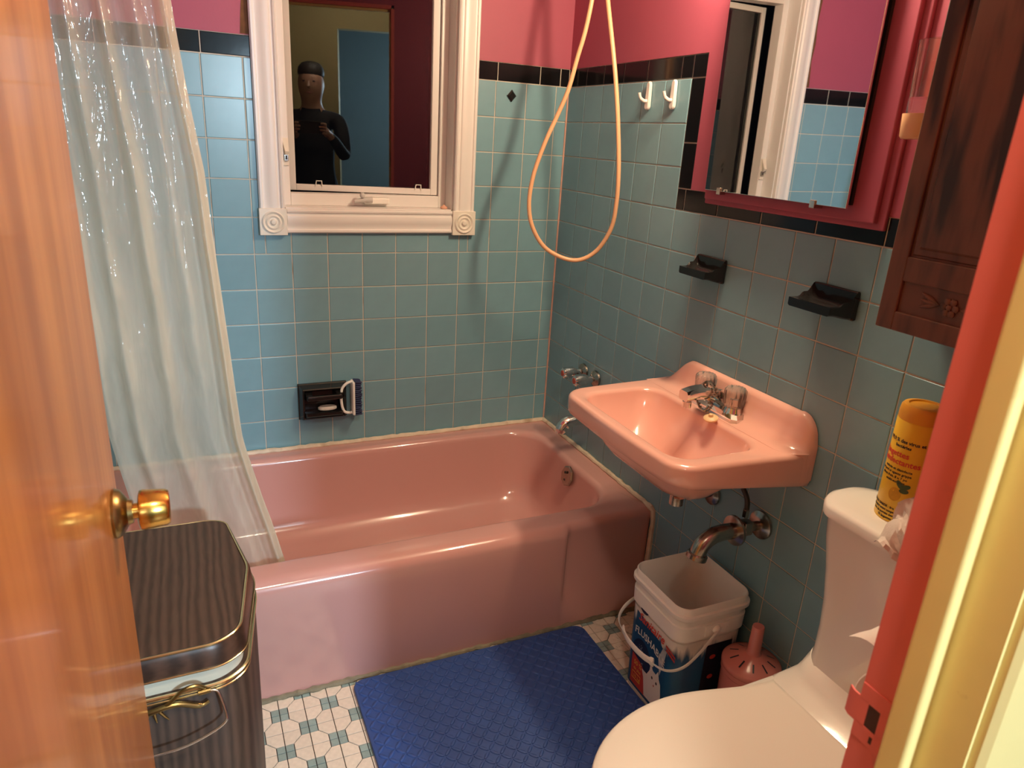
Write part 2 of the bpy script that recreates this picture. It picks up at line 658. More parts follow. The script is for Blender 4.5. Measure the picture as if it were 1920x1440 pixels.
def tile_mesh(wall, w, h, m):
    """one glazed tile: plate w x h with a rounded-over edge, origin at its lower inner corner on the wall face"""
    key = (wall, round(w, 4), round(h, 4), m.name)
    if key in _cache:
        return _cache[key]
    e = 0.0016
    a = [(0, 0, -0.001), (w, 0, -0.001), (w, h, -0.001), (0, h, -0.001)]
    b = [(0, 0, TH * 0.55), (w, 0, TH * 0.55), (w, h, TH * 0.55), (0, h, TH * 0.55)]
    c = [(e * .4, e * .4, TH * .88), (w - e * .4, e * .4, TH * .88), (w - e * .4, h - e * .4, TH * .88), (e * .4, h - e * .4, TH * .88)]
    d = [(e, e, TH), (w - e, e, TH), (w - e, h - e, TH), (e, h - e, TH)]
    f = {'back': lambda u, v, t: (u, -t, v), 'right': lambda u, v, t: (-t, -u, v), 'left': lambda u, v, t: (t, u, v)}[wall]
    mb = MB().loft([[f(*p) for p in r] for r in (a, b, c, d)], cap0=False)
    _cache[key] = new_mesh('tile_' + wall, mb, m, ang=12)
    return _cache[key]


def lay(wall, parent, u0, u1, v0, v1, m, name='wall_tile'):
    """lay one tile covering u0..u1 (along the wall) and v0..v1 (height) less half a joint on each side"""
    g = GR / 2
    me = tile_mesh(wall, u1 - u0 - 2 * g, v1 - v0 - 2 * g, m)
    if wall == 'back':
        loc = (u0 + g, 0, v0 + g)
    elif wall == 'right':
        loc = (0, -(u0 + g), v0 + g)
    else:
        loc = (XL, u0 + g, v0 + g)
    o = link(name, me, loc, parent)
    j = lambda a: random.uniform(-a, a)
    if wall == 'back':
        o.rotation_euler = (j(.0022), 0, j(.0022))
    else:
        o.rotation_euler = (0, j(.0022), j(.0022))
    return o


def cuts(edges, lo, hi):
    """clip a list of joint positions to lo..hi and return the intervals"""
    e = [lo] + [x for x in edges if lo + 0.006 < x < hi - 0.006] + [hi]
    return list(zip(e[:-1], e[1:]))


rows = [ZT - k * P_ for k in range(0, 15)]
# back wall
bx = [(c - 9.4395) * P_ for c in range(-6, 10)]
hole = (-1.0, -0.345, 1.075, 1.99)
zb = 0.352
for (z0, z1) in cuts(sorted(rows), zb, ZT):
    for (x0, x1) in cuts(bx, XL, -0.001):
        if x1 <= hole[0] or x0 >= hole[1] or z1 <= hole[2]:
            lay('back', wall_back, x0, x1, z0, z1, M['tile'])
            continue
        if x0 < hole[0] - 0.008:
            lay('back', wall_back, x0, hole[0], z0, z1, M['tile'])
        if x1 > hole[1] + 0.008:
            lay('back', wall_back, hole[1], x1, z0, z1, M['tile'])
        if z0 < hole[2] - 0.008:
            lay('back', wall_back, max(x0, hole[0]), min(x1, hole[1]), z0, hole[2], M['tile'])
BT = 0.056
bcut = [-1.39, -1.155, -1.0, -0.345, -0.262, -0.11 + 0.083, -0.18]
for (x0, x1) in ((XL, -1.39), (-1.39, -1.247), (-1.247, -1.14), (-1.14, -0.99), (-0.35, -0.262), (-0.262, -0.110), (-0.110, -0.035), (-0.035, -0.002)):
    lay('back', wall_back, x0, x1, ZT, ZT + BT, M['black_tile'], 'black_trim_tile')
# right wall: u is the distance from the corner
ru = [(1.08 + k) * P_ for k in range(0, 20)]
UE = ru[5]                                       # 0.666: end of the tall field
UV = UE + BT                                     # outer edge of the black upright strip
ZK = ZT - 3 * P_                                 # 1.2215: underside of the lower black band
for (z0, z1) in cuts(sorted(rows), 0.001, ZT):
    for (u0, u1) in cuts(ru, 0.001, -YD - 0.001):
        if u1 < 0.765 and z1 < 0.36:
            continue
        if u1 > UE + 0.01 and z0 > ZK - 0.01:
            continue
        lay('right', wall_right, u0, u1, z0, z1, M['tile'])
for (u0, u1) in ((0.002, 0.118), (0.118, 0.226), (0.226, 0.340), (0.340, 0.462), (0.462, 0.618), (0.618, UE)):
    lay('right', wall_right, u0, u1, ZT, ZT + BT, M['black_tile'], 'black_trim_tile')
lay('right', wall_right, UE, UV, ZT, ZT + BT, M['black_tile'], 'black_trim_tile')
for (z0, z1) in ((ZK + BT, 1.393), (1.393, ZT)):
    lay('right', wall_right, UE, UV, z0, z1, M['black_tile'], 'black_trim_tile')
for (u0, u1) in ((UE, 0.70), (0.70, 0.835), (0.835, 0.99), (0.99, 1.155), (1.155, 1.326), (1.326, 1.49), (1.49, 1.65), (1.65, 1.81), (1.81, 1.95)):
    lay('right', wall_right, u0, u1, ZK, ZK + BT, M['black_tile'], 'black_trim_tile')
# left wall behind the curtain
ly = [-(0.44 + k) * P_ for k in range(0, 18)]
for (z0, z1) in cuts(sorted(rows), 0.001, ZT):
    for (y0, y1) in cuts(sorted(ly), -1.30, -0.001):
        if y0 > -0.77 and z1 < 0.36:
            continue
        lay('left', wall_left, y0, y1, z0, z1, M['tile'])
for k in range(9):
    lay('left', wall_left, -1.30 + k * 0.1444, -1.30 + (k + 1) * 0.1444 - 0.0001, ZT, ZT + BT, M['black_tile'], 'black_trim_tile')
# painted plaster above the tiles (a skin 2 mm proud of the grout bed)
pl = 0.0022
part('painted_plaster', MB().box(XL, WX0, -pl, 0.001, ZT + BT, ZC).box(WX1, 0, -pl, 0.001, ZT + BT, ZC).box(WX0, WX1, -pl, 0.001, WZ1, ZC), M['pink_paint'], wall_back)
part('painted_plaster', MB().box(-pl, 0.001, -UV, 0, ZT + BT, ZC).box(-pl, 0.001, YD, -UV, ZK + BT, ZC), M['pink_paint'], wall_right)
part('painted_plaster', MB().box(XL - 0.001, XL + pl, YD, 0, ZT + BT, ZC), M['pink_paint'], wall_left)
part('corner_joint', MB().tube([(-0.003, -0.003, 0.35), (-0.003, -0.003, ZT)], 0.0035, 8), M['pink_grout'], wall_right, label='reddish grout line in the wall corner')

part('bare_plaster', MB().poly([(-1.036, -0.003, 1.608), (-1.008, -0.003, 1.608), (-1.008, -0.003, 1.99), (-1.030, -0.003, 1.99), (-1.034, -0.003, 1.90), (-1.029, -0.003, 1.83), (-1.035, -0.003, 1.76), (-1.028, -0.003, 1.70), (-1.033, -0.003, 1.65)]), mat('bare_brown_plaster', (0.16, 0.07, 0.03, 1), 0.9, vary=0.3, vscale=40), wall_back, label='unpainted brown strip of plaster beside the window casing')
# door wall
DX0, DX1, DZ = -1.325, -0.695, 2.03              # clear opening
wall_front = struct('wall_front', MB().box(DX1 + 0.018, 0.1, YD - 0.095, YD, 0, ZC).box(XL - 0.12, DX0 - 0.018, YD - 0.095, YD, 0, ZC)
                    .box(DX0 - 0.018, DX1 + 0.018, YD - 0.095, YD, DZ + 0.018, ZC), M['pink_paint'])

# hall and the room across it, lit and seen through the doorway and in reflections
struct('floor_hall', MB().box(-3.2, 1.4, -5.6, YD - 0.096, -0.05, 0.0), M['hall_floor'])
struct('ceiling_hall', MB().box(-3.2, 1.4, -5.6, YD - 0.096, ZC, ZC + 0.05), M['white_ceiling'])
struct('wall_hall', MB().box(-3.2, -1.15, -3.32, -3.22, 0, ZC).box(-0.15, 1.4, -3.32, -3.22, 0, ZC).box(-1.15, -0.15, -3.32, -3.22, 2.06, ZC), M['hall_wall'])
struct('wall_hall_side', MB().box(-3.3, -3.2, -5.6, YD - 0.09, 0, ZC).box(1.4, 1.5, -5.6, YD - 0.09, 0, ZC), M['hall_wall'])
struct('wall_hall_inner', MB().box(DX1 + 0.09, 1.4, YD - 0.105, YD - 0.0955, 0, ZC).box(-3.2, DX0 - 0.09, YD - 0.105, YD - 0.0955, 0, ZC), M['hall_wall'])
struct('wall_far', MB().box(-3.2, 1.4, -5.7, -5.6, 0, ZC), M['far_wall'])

# floor pieces: octagons in quarters, and four little blue squares between them
q_ = 0.0009


def quad_piece():
    a = [(q_, q_), (0.04 - q_, q_), (0.04 - q_, 0.02 - q_ * .5), (0.02 - q_ * .5, 0.04 - q_), (q_, 0.04 - q_)]
    return MB().loft([[(x, y, -0.003) for x, y in a], [(x, y, -0.0006) for x, y in a], [(x * .985 + .0003, y * .985 + .0003, 0) for x, y in a]], cap0=False)


def square_piece():
    a = [(q_, q_), (0.02 - q_, q_), (0.02 - q_, 0.02 - q_), (q_, 0.02 - q_)]
    return MB().loft([[(x, y, -0.003) for x, y in a], [(x, y, -0.0006) for x, y in a], [(x * .97 + .0003, y * .97 + .0003, 0) for x, y in a]], cap0=False)


qm = new_mesh('floor_quarter', quad_piece(), M['floor_cream'], ang=12)
sm = new_mesh('floor_square', square_piece(), M['floor_blue'], ang=12)
QV, SV = quad_piece(), square_piece()
far_c, far_b = MB(), MB()
FX, FY = -1.047, -0.8735
for i in range(-9, 19):
    for j in range(-19, 3):
        x, y = FX + 0.06 * i, FY + 0.06 * j
        if not (XL + 0.02 < x < -0.02 and -1.94 < y < -0.73):
            continue
        near = (-1.20 < x < -0.88 and -1.17 < y < -0.75) or (-0.30 < x < -0.15 and -1.02 < y < -0.73)
        blue = (i + j) % 2 == 0
        for k in range(4):
            a = k * PI / 2
            if near:
                link('floor_square' if blue else 'floor_piece', sm if blue else qm, (x, y, 0), floor, a)
            else:
                src = SV if blue else QV
                ca, sa = round(math.cos(a)), round(math.sin(a))
                (far_b if blue else far_c).add([(x + p[0] * ca - p[1] * sa, y + p[0] * sa + p[1] * ca, p[2]) for p in src.v], src.f)
part('floor_piece_field', far_c, M['floor_cream'], floor, kind='stuff', ang=12)
part('floor_square_field', far_b, M['floor_blue'], floor, kind='stuff', ang=12)

# ---------------------------------------------------------------- door and door frame
door = struct('door_1', loc=(DX1, YD, 0))
ym = YD - 0.036                                    # end of the rabbet
jw = 0.018
yh = YD - 0.095
part('rabbet', MB().box(DX1, DX1 + jw, ym, YD, 0, DZ, 0.0015).box(DX0 - jw, DX0, ym, YD, 0, DZ).box(DX0, DX1, ym, YD, DZ, DZ + jw), M['pink_jamb'], door, label='pink painted edge of the door jamb')
part('jamb', MB().box(DX1 + 0.0002, DX1 + jw, yh, ym, 0, DZ).box(DX0 - jw, DX0, yh, ym, 0, DZ).box(DX0, DX1, yh, ym, DZ, DZ + jw), M['yellow_paint'], door)
part('door_stop', MB().box(DX1 - 0.014, DX1, ym - 0.024, ym, 0, DZ, 0.004, 3).box(DX0, DX0 + 0.002, ym - 0.024, ym, 0, DZ).box(DX0, DX1, ym - 0.024, ym, DZ - 0.012, DZ), M['yellow_paint'], door)
cs = MB()
prof = [(0.004, 0), (0.004, 0.006), (0.008, 0.011), (0.018, 0.013), (0.060, 0.0145), (0.125, 0.016), (0.135, 0.012), (0.138, 0)]
for sgn, x0 in ((1, DX1), (-1, DX0)):
    cs.prism([(x0 + sgn * a, yh - b, 0) for a, b in prof], (0, 0, DZ + 0.06))
cs.box(DX0, DX1, yh - 0.015, yh, DZ + 0.004, DZ + 0.07)
part('casing', cs, M['yellow_casing'], door, label='pale yellow door casing on the hall side')
# strike plate, with its lip bent towards the room and a latch hole
sp = MB()
zc = 0.905
yp = YD - 0.018
sp.box(DX1 - 0.0012, DX1 + 0.0005, YD - 0.030, YD - 0.001, zc + 0.012, zc + 0.029, 0.0005).box(DX1 - 0.0012, DX1 + 0.0005, YD - 0.030, YD - 0.001, zc - 0.029, zc - 0.012, 0.0005)
sp.box(DX1 - 0.0012, DX1 + 0.0005, YD - 0.030, YD - 0.023, zc - 0.013, zc + 0.013).box(DX1 - 0.0012, DX1 + 0.0005, YD - 0.011, YD - 0.001, zc - 0.013, zc + 0.013)
lip = [(DX1 - 0.0012, YD - 0.001), (DX1 - 0.001, YD + 0.006), (DX1 + 0.002, YD + 0.012), (DX1 + 0.003, YD + 0.011), (DX1 + 0.0005, YD + 0.005), (DX1 + 0.0005, YD - 0.001)]
sp.prism([(a, b, zc - 0.014) for a, b in lip], (0, 0, 0.028))
strike = part('strike_plate', sp, M['pink_jamb'], door, label='strike plate painted over in pink')
part('latch_hole', MB().box(DX1 - 0.0006, DX1 + 0.0002, YD - 0.023, YD - 0.011, zc - 0.012, zc + 0.012).box(DX1 - 0.0015, DX1 - 0.0003, YD - 0.022, YD - 0.019, zc - 0.024, zc - 0.017), M['rust'], strike)
# the leaf stands open at a right angle
leaf = part('door_leaf', MB().box(-1.357, -1.320, -1.985, -1.400, 0.012, DZ - 0.004, 0.003, 2), M['door_wood'], door, label='orange-brown varnished door leaf standing open')
ky, kz = -1.458, 0.950
part('door_rosette', MB().lathe([(0.0, 0), (0.0275, 0), (0.0285, 0.003), (0.026, 0.008), (0.020, 0.012), (0.015, 0.015), (0.013, 0.020), (0, 0.020)], (-1.320, ky, kz), (1, 0, 0), 40), M['dark_brass'], leaf)
part('door_knob', MB().lathe([(0.0, 0.012), (0.0090, 0.012), (0.0090, 0.026), (0.018, 0.026), (0.0225, 0.0275), (0.0235, 0.031), (0.0210, 0.054), (0.0190, 0.0575), (0.016, 0.057), (0.011, 0.054), (0, 0.053)], (-1.320, ky, kz), (1, 0, 0), 40), M['brass'], leaf, label='polished brass door knob')

# ---------------------------------------------------------------- window
win = struct('window_1', loc=((WX0 + WX1) / 2, 0, WZ0))
cw = 0.072
pf = [(0, 0), (0, 0.010), (0.004, 0.015), (0.010, 0.015), (0.013, 0.011), (0.019, 0.0105), (0.030, 0.015), (0.042, 0.0175), (0.052, 0.016), (0.056, 0.012), (0.060, 0.012), (0.063, 0.017), (0.068, 0.018), (0.072, 0.014), (0.072, 0)]
OX0, OX1, OZ = -1.013, -0.332, 1.063
IX0, IX1 = OX0 + cw, OX1 - cw
f0 = 0.004
part('casing', MB().prism([(OX0 + a, -f0 - b, OZ + 0.078) for a, b in pf], (0, 0, 0.87)), M['white_trim'], win)
part('casing', MB().prism([(OX1 - a, -f0 - b, OZ + 0.078) for a, b in pf], (0, 0, 0.87)), M['white_trim'], win)
part('casing', MB().prism([(IX0 + 0.006, -f0 - b, OZ + 0.004 + a) for a, b in pf], (IX1 - IX0 - 0.012, 0, 0)), M['white_trim'], win)
part('casing', MB().prism([(IX0 + 0.006, -f0 - b, 1.93 + a) for a, b in pf], (IX1 - IX0 - 0.012, 0, 0)), M['white_trim'], win)
for x, z in ((OX0, OZ), (OX1, OZ), (OX0, 1.93), (OX1, 1.93)):
    sg = 1 if x == OX0 else -1
    xa, xb = (x - 0.003, x + 0.077) if sg > 0 else (x - 0.077, x + 0.003)
    b_ = part('corner_block', MB().box(xa, xb, -f0 - 0.021, -f0, z - 0.001, z + 0.078, 0.002), M['cream_trim'], win, label='square corner block with turned rings')
    part('rings', MB().lathe([(0.033, 0), (0.033, 0.003), (0.030, 0.005), (0.0265, 0.0035), (0.024, 0.0005), (0.0215, 0.003), (0.0185, 0.0045), (0.0155, 0.002), (0.013, 0.0005), (0.0095, 0.0008), (0.0085, 0.004), (0.006, 0.0065), (0, 0.007)], ((xa + xb) / 2, -f0 - 0.021, z + 0.0385), (0, -1, 0), 40), M['cream_trim'], b_)
# jamb lining
part('jamb_lining', MB().box(WX0 - 0.01, IX0 + 0.004, -0.003, 0.11, WZ0, WZ1).box(IX1 - 0.004, WX1 + 0.01, -0.003, 0.11, WZ0, WZ1).box(WX0, WX1, -0.003, 0.11, WZ0 - 0.01, OZ + 0.080).box(WX0, WX1, 0, 0.11, WZ1 - 0.005, WZ1 + 0.02), M['white_trim'], win)
# fixed frame, set back in the wall
fy = 0.060
SX0, SX1 = -0.912, -0.432                           # sash opening
SZ0, SZ1 = 1.180, 1.89
part('frame', MB().box(IX0 + 0.004, SX0, fy, 0.11, OZ + 0.08, WZ1, 0.002).box(SX1, IX1 - 0.004, fy, 0.11, OZ + 0.08, WZ1, 0.002)
     .box(SX0, SX1, fy, 0.11, OZ + 0.08, SZ0, 0.002).box(SX0, SX1, fy, 0.11, SZ1, WZ1, 0.002), M['white_trim'], win)
# casement sash, hinged on its right and pushed a little out into the night
th = math.radians(9.0)
hx, hy = SX1 - 0.002, fy + 0.012
ct, st = math.cos(th), math.sin(th)
SW = SX1 - SX0 - 0.004


def sash(mb):
    mb.v = [(hx - ct * p[0] - st * p[1] * 1.0, hy + st * p[0] * 1.0 + ct * p[1] * 1.0, p[2]) for p in mb.v]
    return mb


sw = 0.022
sash_o = part('sash', sash(MB().box(0, sw, 0, 0.03, SZ0 + .002, SZ1 - .002, 0.002).box(SW - sw, SW, 0, 0.03, SZ0 + .002, SZ1 - .002, 0.002).box(sw, SW - sw, 0, 0.03, SZ0 + .002, SZ0 + sw, 0.002).box(sw, SW - sw, 0, 0.03, SZ1 - sw, SZ1 - .002, 0.002)), M['white_trim'], win)
part('glass_pane', sash(MB().box(sw - .003, SW - sw + .003, 0.010, 0.013, SZ0 + sw - .003, SZ1 - sw + .003)), M['pane'], sash_o)
for k, xx in enumerate((0.065, 0.385)):
    part('screen_clip', sash(MB().tube([(xx - .010, -0.002, SZ0 + .018), (xx - .008, -0.004, SZ0 + .034), (xx + .008, -0.004, SZ0 + .034), (xx + .010, -0.002, SZ0 + .018)], 0.0018, 8)), M['white_plastic'], sash_o)
# latch on the frame's stile
lx, lz = -0.9235, 1.305
lt = part('latch', MB().box(lx - .0105, lx + .0105, fy - 0.005, fy, lz - .044, lz + .036, 0.001), M['cream_trim'], win)
part('latch_lever', MB().loft([[(lx - .009, fy - .006, lz + .036), (lx + .0095, fy - .006, lz + .036), (lx + .0095, fy - .004, lz + .028), (lx - .009, fy - .004, lz + .028)],
                             [(lx - .002, fy - .026, lz - .002), (lx + .009, fy - .026, lz - .002), (lx + .009, fy - .020, lz - .010), (lx - .002, fy - .020, lz - .010)]]), M['cream_trim'], lt)
part('keeper', MB().box(lx - .004, lx + .008, fy - 0.012, fy - .003, lz - .030, lz - .012, 0.001), M['steel_wire'], lt)
part('keeper_slot', MB().box(lx - .001, lx + .005, fy - 0.0125, fy - .0115, lz - .026, lz - .014), M['ink'], lt)
# crank operator on the bottom rail
cx_, cz_ = -0.675, 1.163
cr = part('crank_housing', MB().box(cx_ - 0.012, cx_ + 0.070, fy - 0.020, fy, cz_ - 0.011, cz_ + 0.010, 0.005, 3), M['white_plastic'], win)
part('crank_handle', MB().tube([(cx_ - 0.045, fy - 0.024, cz_ - 0.002), (cx_ - 0.01, fy - 0.030, cz_ + 0.004), (cx_ + 0.010, fy - 0.030, cz_ + 0.004)], [0.006, 0.008, 0.010], 12).ball((cx_ - 0.022, fy - 0.034, cz_ + 0.018), 0.009), M['clear_plastic'], cr)
# peach rubber plug lying on the ledge
plug = MB().lathe([(0, 0), (0.011, 0), (0.0125, 0.004), (0.009, 0.008), (0.005, 0.009), (0.003, 0.013), (0, 0.013)], (-0.425, 0.024, 1.1435), (0, 0, 1), 20)
tag(part('rubber_plug', plug, M['cap_peach'], loc=(-0.425, 0.024, 1.143)), 'small peach rubber plug lying in the corner of the window ledge', 'plug')

# ---------------------------------------------------------------- bathtub
tub = thing('bathtub', (-0.762, -0.38, 0), 'pink enamelled bathtub against the blue tiled wall below the window', 'bathtub')
RZ = 0.350


def tub_ring(z, x0, x1, y0, y1, r, nx=64, ny=24, jog=0.0, nc=10):
    """rounded rectangle sampled evenly; the apron side steps back near the right end by jog"""
    pts = []
    def corner(cx, cy, a0):
        for k in range(nc):
            a = a0 + PI / 2 * (k + .5) / nc
            pts.append([cx + r * math.cos(a), cy + r * math.sin(a), z])
    for k in range(nx):
        pts.append([x0 + r + (x1 - x0 - 2 * r) * k / (nx - 1), y0, z])
    corner(x1 - r, y0 + r, -PI / 2)
    for k in range(ny):
        pts.append([x1, y0 + r + (y1 - y0 - 2 * r) * k / (ny - 1), z])
    corner(x1 - r, y1 - r, 0)
    for k in range(nx):
        pts.append([x1 - r - (x1 - x0 - 2 * r) * k / (nx - 1), y1, z])
    corner(x0 + r, y1 - r, PI / 2)
    for k in range(ny):
        pts.append([x0, y1 - r - (y1 - y0 - 2 * r) * k / (ny - 1), z])
    corner(x0 + r, y0 + r, PI)
    if jog:
        for p in pts:
            if p[1] < y0 + r + 0.001:
                p[1] += jog * smooth(-0.302, -0.288, p[0])
    # denser points around the step
    return [tuple(p) for p in pts]


tx0, tx1 = XL + 0.006, -0.006
oy0, oy1 = -0.768, -0.005
rr = 0.004
rings = [tub_ring(0.0, tx0, tx1, oy0 + 0.012, oy1, rr, 180),
         tub_ring(0.095, tx0, tx1, oy0 + 0.008, oy1, rr, 180),
         tub_ring(0.118, tx0, tx1, oy0 + 0.006, oy1, rr, 180, jog=0.018),
         tub_ring(0.270, tx0, tx1, oy0 + 0.004, oy1, rr, 180, jog=0.020)]
for k in range(0, 7):
    a = PI / 2 * k / 6
    rings.append(tub_ring(0.315 + 0.033 * math.sin(a), tx0, tx1, oy0 + 0.004 + 0.036 * (1 - math.cos(a)), oy1, rr, 180, jog=0.018 * (1 - 0.85 * k / 6)))
ix0, ix1, iy0, iy1 = XL + 0.10, -0.085, -0.672, -0.072
rings.append(tub_ring(RZ, ix0 - 0.014, ix1 + 0.014, iy0 - 0.014, iy1 + 0.014, 0.115, 180))
for k in range(1, 6):
    a = PI / 2 * k / 5
    d = 0.014 - 0.022 * math.sin(a)
    rings.append(tub_ring(RZ - 0.022 * (1 - math.cos(a)), ix0 - d, ix1 + d, iy0 - d, iy1 + d, 0.115, 180))
for t in (0.15, 0.3, 0.45, 0.6, 0.72, 0.82, 0.90, 0.96, 1.0):
    s_ = 0.065 * t ** 1.2 + (0.09 * max(0, (t - 0.6) / 0.4) ** 2.2)
    z = 0.330 - (0.330 - 0.060) * (1 - (1 - t) ** 1.35 if t > 0.6 else t * 0.93 / 0.6 * 0.71)
    z = 0.330 - 0.262 * min(1, (1 - (1 - t) ** 1.5))
    rings.append(tub_ring(z, ix0 + 0.008 + s_ * 1.9, ix1 - 0.008 - s_ * 0.8, iy0 + 0.008 + s_, iy1 - 0.008 - s_, 0.115 - 0.02 * t, 180))
part('tub_body', MB().loft(rings, cap0=False, cap1=True), M['tub_pink'], tub, ang=50)
ov = part('overflow_plate', MB().lathe([(0, 0), (0.036, 0), (0.036, 0.004), (0.032, 0.008), (0.012, 0.010), (0, 0.010)], (-0.101, -0.395, 0.303), (-1, 0, 0.22), 8), M['old_chrome'], tub, ang=20)
part('plate_screw', MB().lathe([(0, 0), (0.005, 0), (0.004, 0.003), (0, 0.003)], (-0.111, -0.395, 0.319), (-1, 0, 0.22), 10).lathe([(0, 0), (0.005, 0), (0.004, 0.003), (0, 0.003)], (-0.1115, -0.395, 0.292), (-1, 0, 0.22), 10), M['pot_dark'], ov)
ck = MB()


def wob(pts, a):
    return [(p[0] + random.uniform(-a, a), p[1] + random.uniform(-a, a), p[2] + random.uniform(-a, a)) for p in pts]


n_ = 90
ck.tube(wob([(XL + 0.01 + (1.51) * k / n_, -0.0125, 0.352) for k in range(n_ + 1)], 0.0012), [0.009 + random.uniform(-.0012, .0012) for _ in range(n_ + 1)], 8)
ck.tube(wob([(-0.008, -0.01 - 0.735 * k / 50, 0.352) for k in range(51)] + [(-0.006, -0.752, 0.345), (-0.005, -0.757, 0.32)] + [(-0.005, -0.757, 0.30 - 0.29 * k / 14) for k in range(15)], 0.0012), [0.008 + random.uniform(-.0012, .0012) for _ in range(51 + 2 + 15)], 8)
part('caulk_bead', ck, M['caulk'], tub, label='yellowed caulk bead along the tub rim')
gm = MB()
gp = [(XL + 0.02 + 1.50 * k / 120, -0.757, 0.004) for k in range(121)]
gm.tube(wob(gp, 0.002), [0.0075 + random.uniform(-.0025, .0025) for _ in gp], 8)
part('grime_bead', gm, M['grime'], tub, label='dirty joint between tub and floor')

# ---------------------------------------------------------------- tub fittings on the wall
for k, (y, z) in enumerate(((-0.274, 0.632), (-0.356, 0.632))):
    v = thing('tub_valve', (-0.004, y, z), ['chrome tub valve handle nearer the wall corner, above the spout', 'chrome tub valve handle half hidden behind the pink sink rim'][k], 'valve', 'valve handles over the tub spout')
    part('escutcheon', MB().lathe([(0, 0), (0.029, 0), (0.028, 0.006), (0.018, 0.013), (0.012, 0.016), (0, 0.016)], (-0.004, y, z), (-1, 0, 0), 28), M['old_chrome'], v)
    hd = part('handle', MB().lathe([(0, 0.012), (0.012, 0.012), (0.012, 0.034), (0.019, 0.038), (0.0205, 0.044), (0.0205, 0.074), (0.0185, 0.081), (0.015, 0.083), (0, 0.083)], (-0.004, y, z), (-1, 0, 0), 40, lobes=8, depth=0.16), M['chrome'], v)
    part('index_button', MB().lathe([(0, 0.082), (0.011, 0.082), (0.010, 0.0845), (0, 0.085)], (-0.004, y, z), (-1, 0, 0), 16), M['red_dot'], hd)
sy, sz = -0.335, 0.478
tag(part('tub_spout', MB().tube(catmull([(-0.004, sy, sz + 0.002), (-0.05, sy, sz + 0.004), (-0.085, sy, sz - 0.002), (-0.104, sy, sz - 0.016), (-0.110, sy, sz - 0.038)], 6), [0.020] * 8 + [0.021] * 8 + [0.020] * 6 + [0.018] * 3, 20)
         .lathe([(0, 0), (0.028, 0), (0.027, 0.006), (0.020, 0.012), (0, 0.012)], (-0.004, sy, sz), (-1, 0, 0), 24), M['chrome'], loc=(-0.004, sy, sz)), 'chrome tub spout on the tiled wall, partly behind the sink', 'spout')

# hose looping down from the shower arm
hy_ = -0.30
hp = catmull([(-0.118, -0.345, 1.95), (-0.128, -0.352, 1.85), (-0.14, -0.356, 1.751), (-0.149, -0.348, 1.671), (-0.163, -0.34, 1.602), (-0.180, -0.332, 1.517), (-0.203, -0.316, 1.443), (-0.232, -0.308, 1.368), (-0.258, -0.3, 1.276), (-0.266, -0.3, 1.19), (-0.250, -0.308, 1.12), (-0.205, -0.324, 1.06),
              (-0.129, -0.356, 1.032), (-0.074, -0.388, 1.061), (-0.050, -0.428, 1.136), (-0.052, -0.448, 1.217), (-0.061, -0.456, 1.308), (-0.073, -0.450, 1.423), (-0.085, -0.436, 1.535), (-0.094, -0.42, 1.617), (-0.101, -0.404, 1.684), (-0.108, -0.388, 1.751), (-0.115, -0.365, 1.85), (-0.118, -0.345, 1.95)], 6)
hose = thing('shower_fitting', (-0.003, -0.345, 2.0), 'peach coloured shower hose hanging in a long loop from its arm before the corner', 'shower hose')
part('hose_loop', MB().tube(hp, 0.0065, 12), M['hose'], hose)
part('hose_nut', MB().lathe([(0, 0), (0.011, 0), (0.011, 0.03), (0.008, 0.034), (0, 0.034)], (-0.118, -0.345, 1.935), (0, 0, 1), 12), M['chrome'], hose)
part('arm_pipe', MB().tube(catmull([(-0.003, -0.345, 2.03), (-0.06, -0.345, 2.028), (-0.10, -0.345, 2.01), (-0.118, -0.345, 1.965)], 5), 0.010, 14), M['chrome'], hose)
part('escutcheon', MB().lathe([(0, 0), (0.03, 0), (0.026, 0.006), (0.012, 0.010), (0, 0.01)], (-0.003, -0.345, 2.03), (-1, 0, 0), 24), M['chrome'], hose)

# ---------------------------------------------------------------- shower curtain and rod
rod = thing('curtain_rod', (XL, -0.70, 1.98), 'chrome shower curtain rod spanning the tub from wall to wall', 'curtain rod')
part('rod_tube', MB().tube([(XL + 0.003, -0.70, 1.98), (-0.003, -0.70, 1.98)], 0.0125, 16), M['chrome'], rod)
for xx, dx in ((XL + 0.003, 1), (-0.003, -1)):
    part('rod_flange', MB().lathe([(0, 0), (0.028, 0), (0.026, 0.008), (0.016, 0.016), (0, 0.016)], (xx, -0.70, 1.98), (dx, 0, 0), 24), M['chrome'], rod)
cur = thing('shower_curtain', (-1.30, -0.68, 0.12), 'cloudy clear vinyl shower curtain gathered at the tub end beside the door', 'curtain')
NU, NV = 220, 60


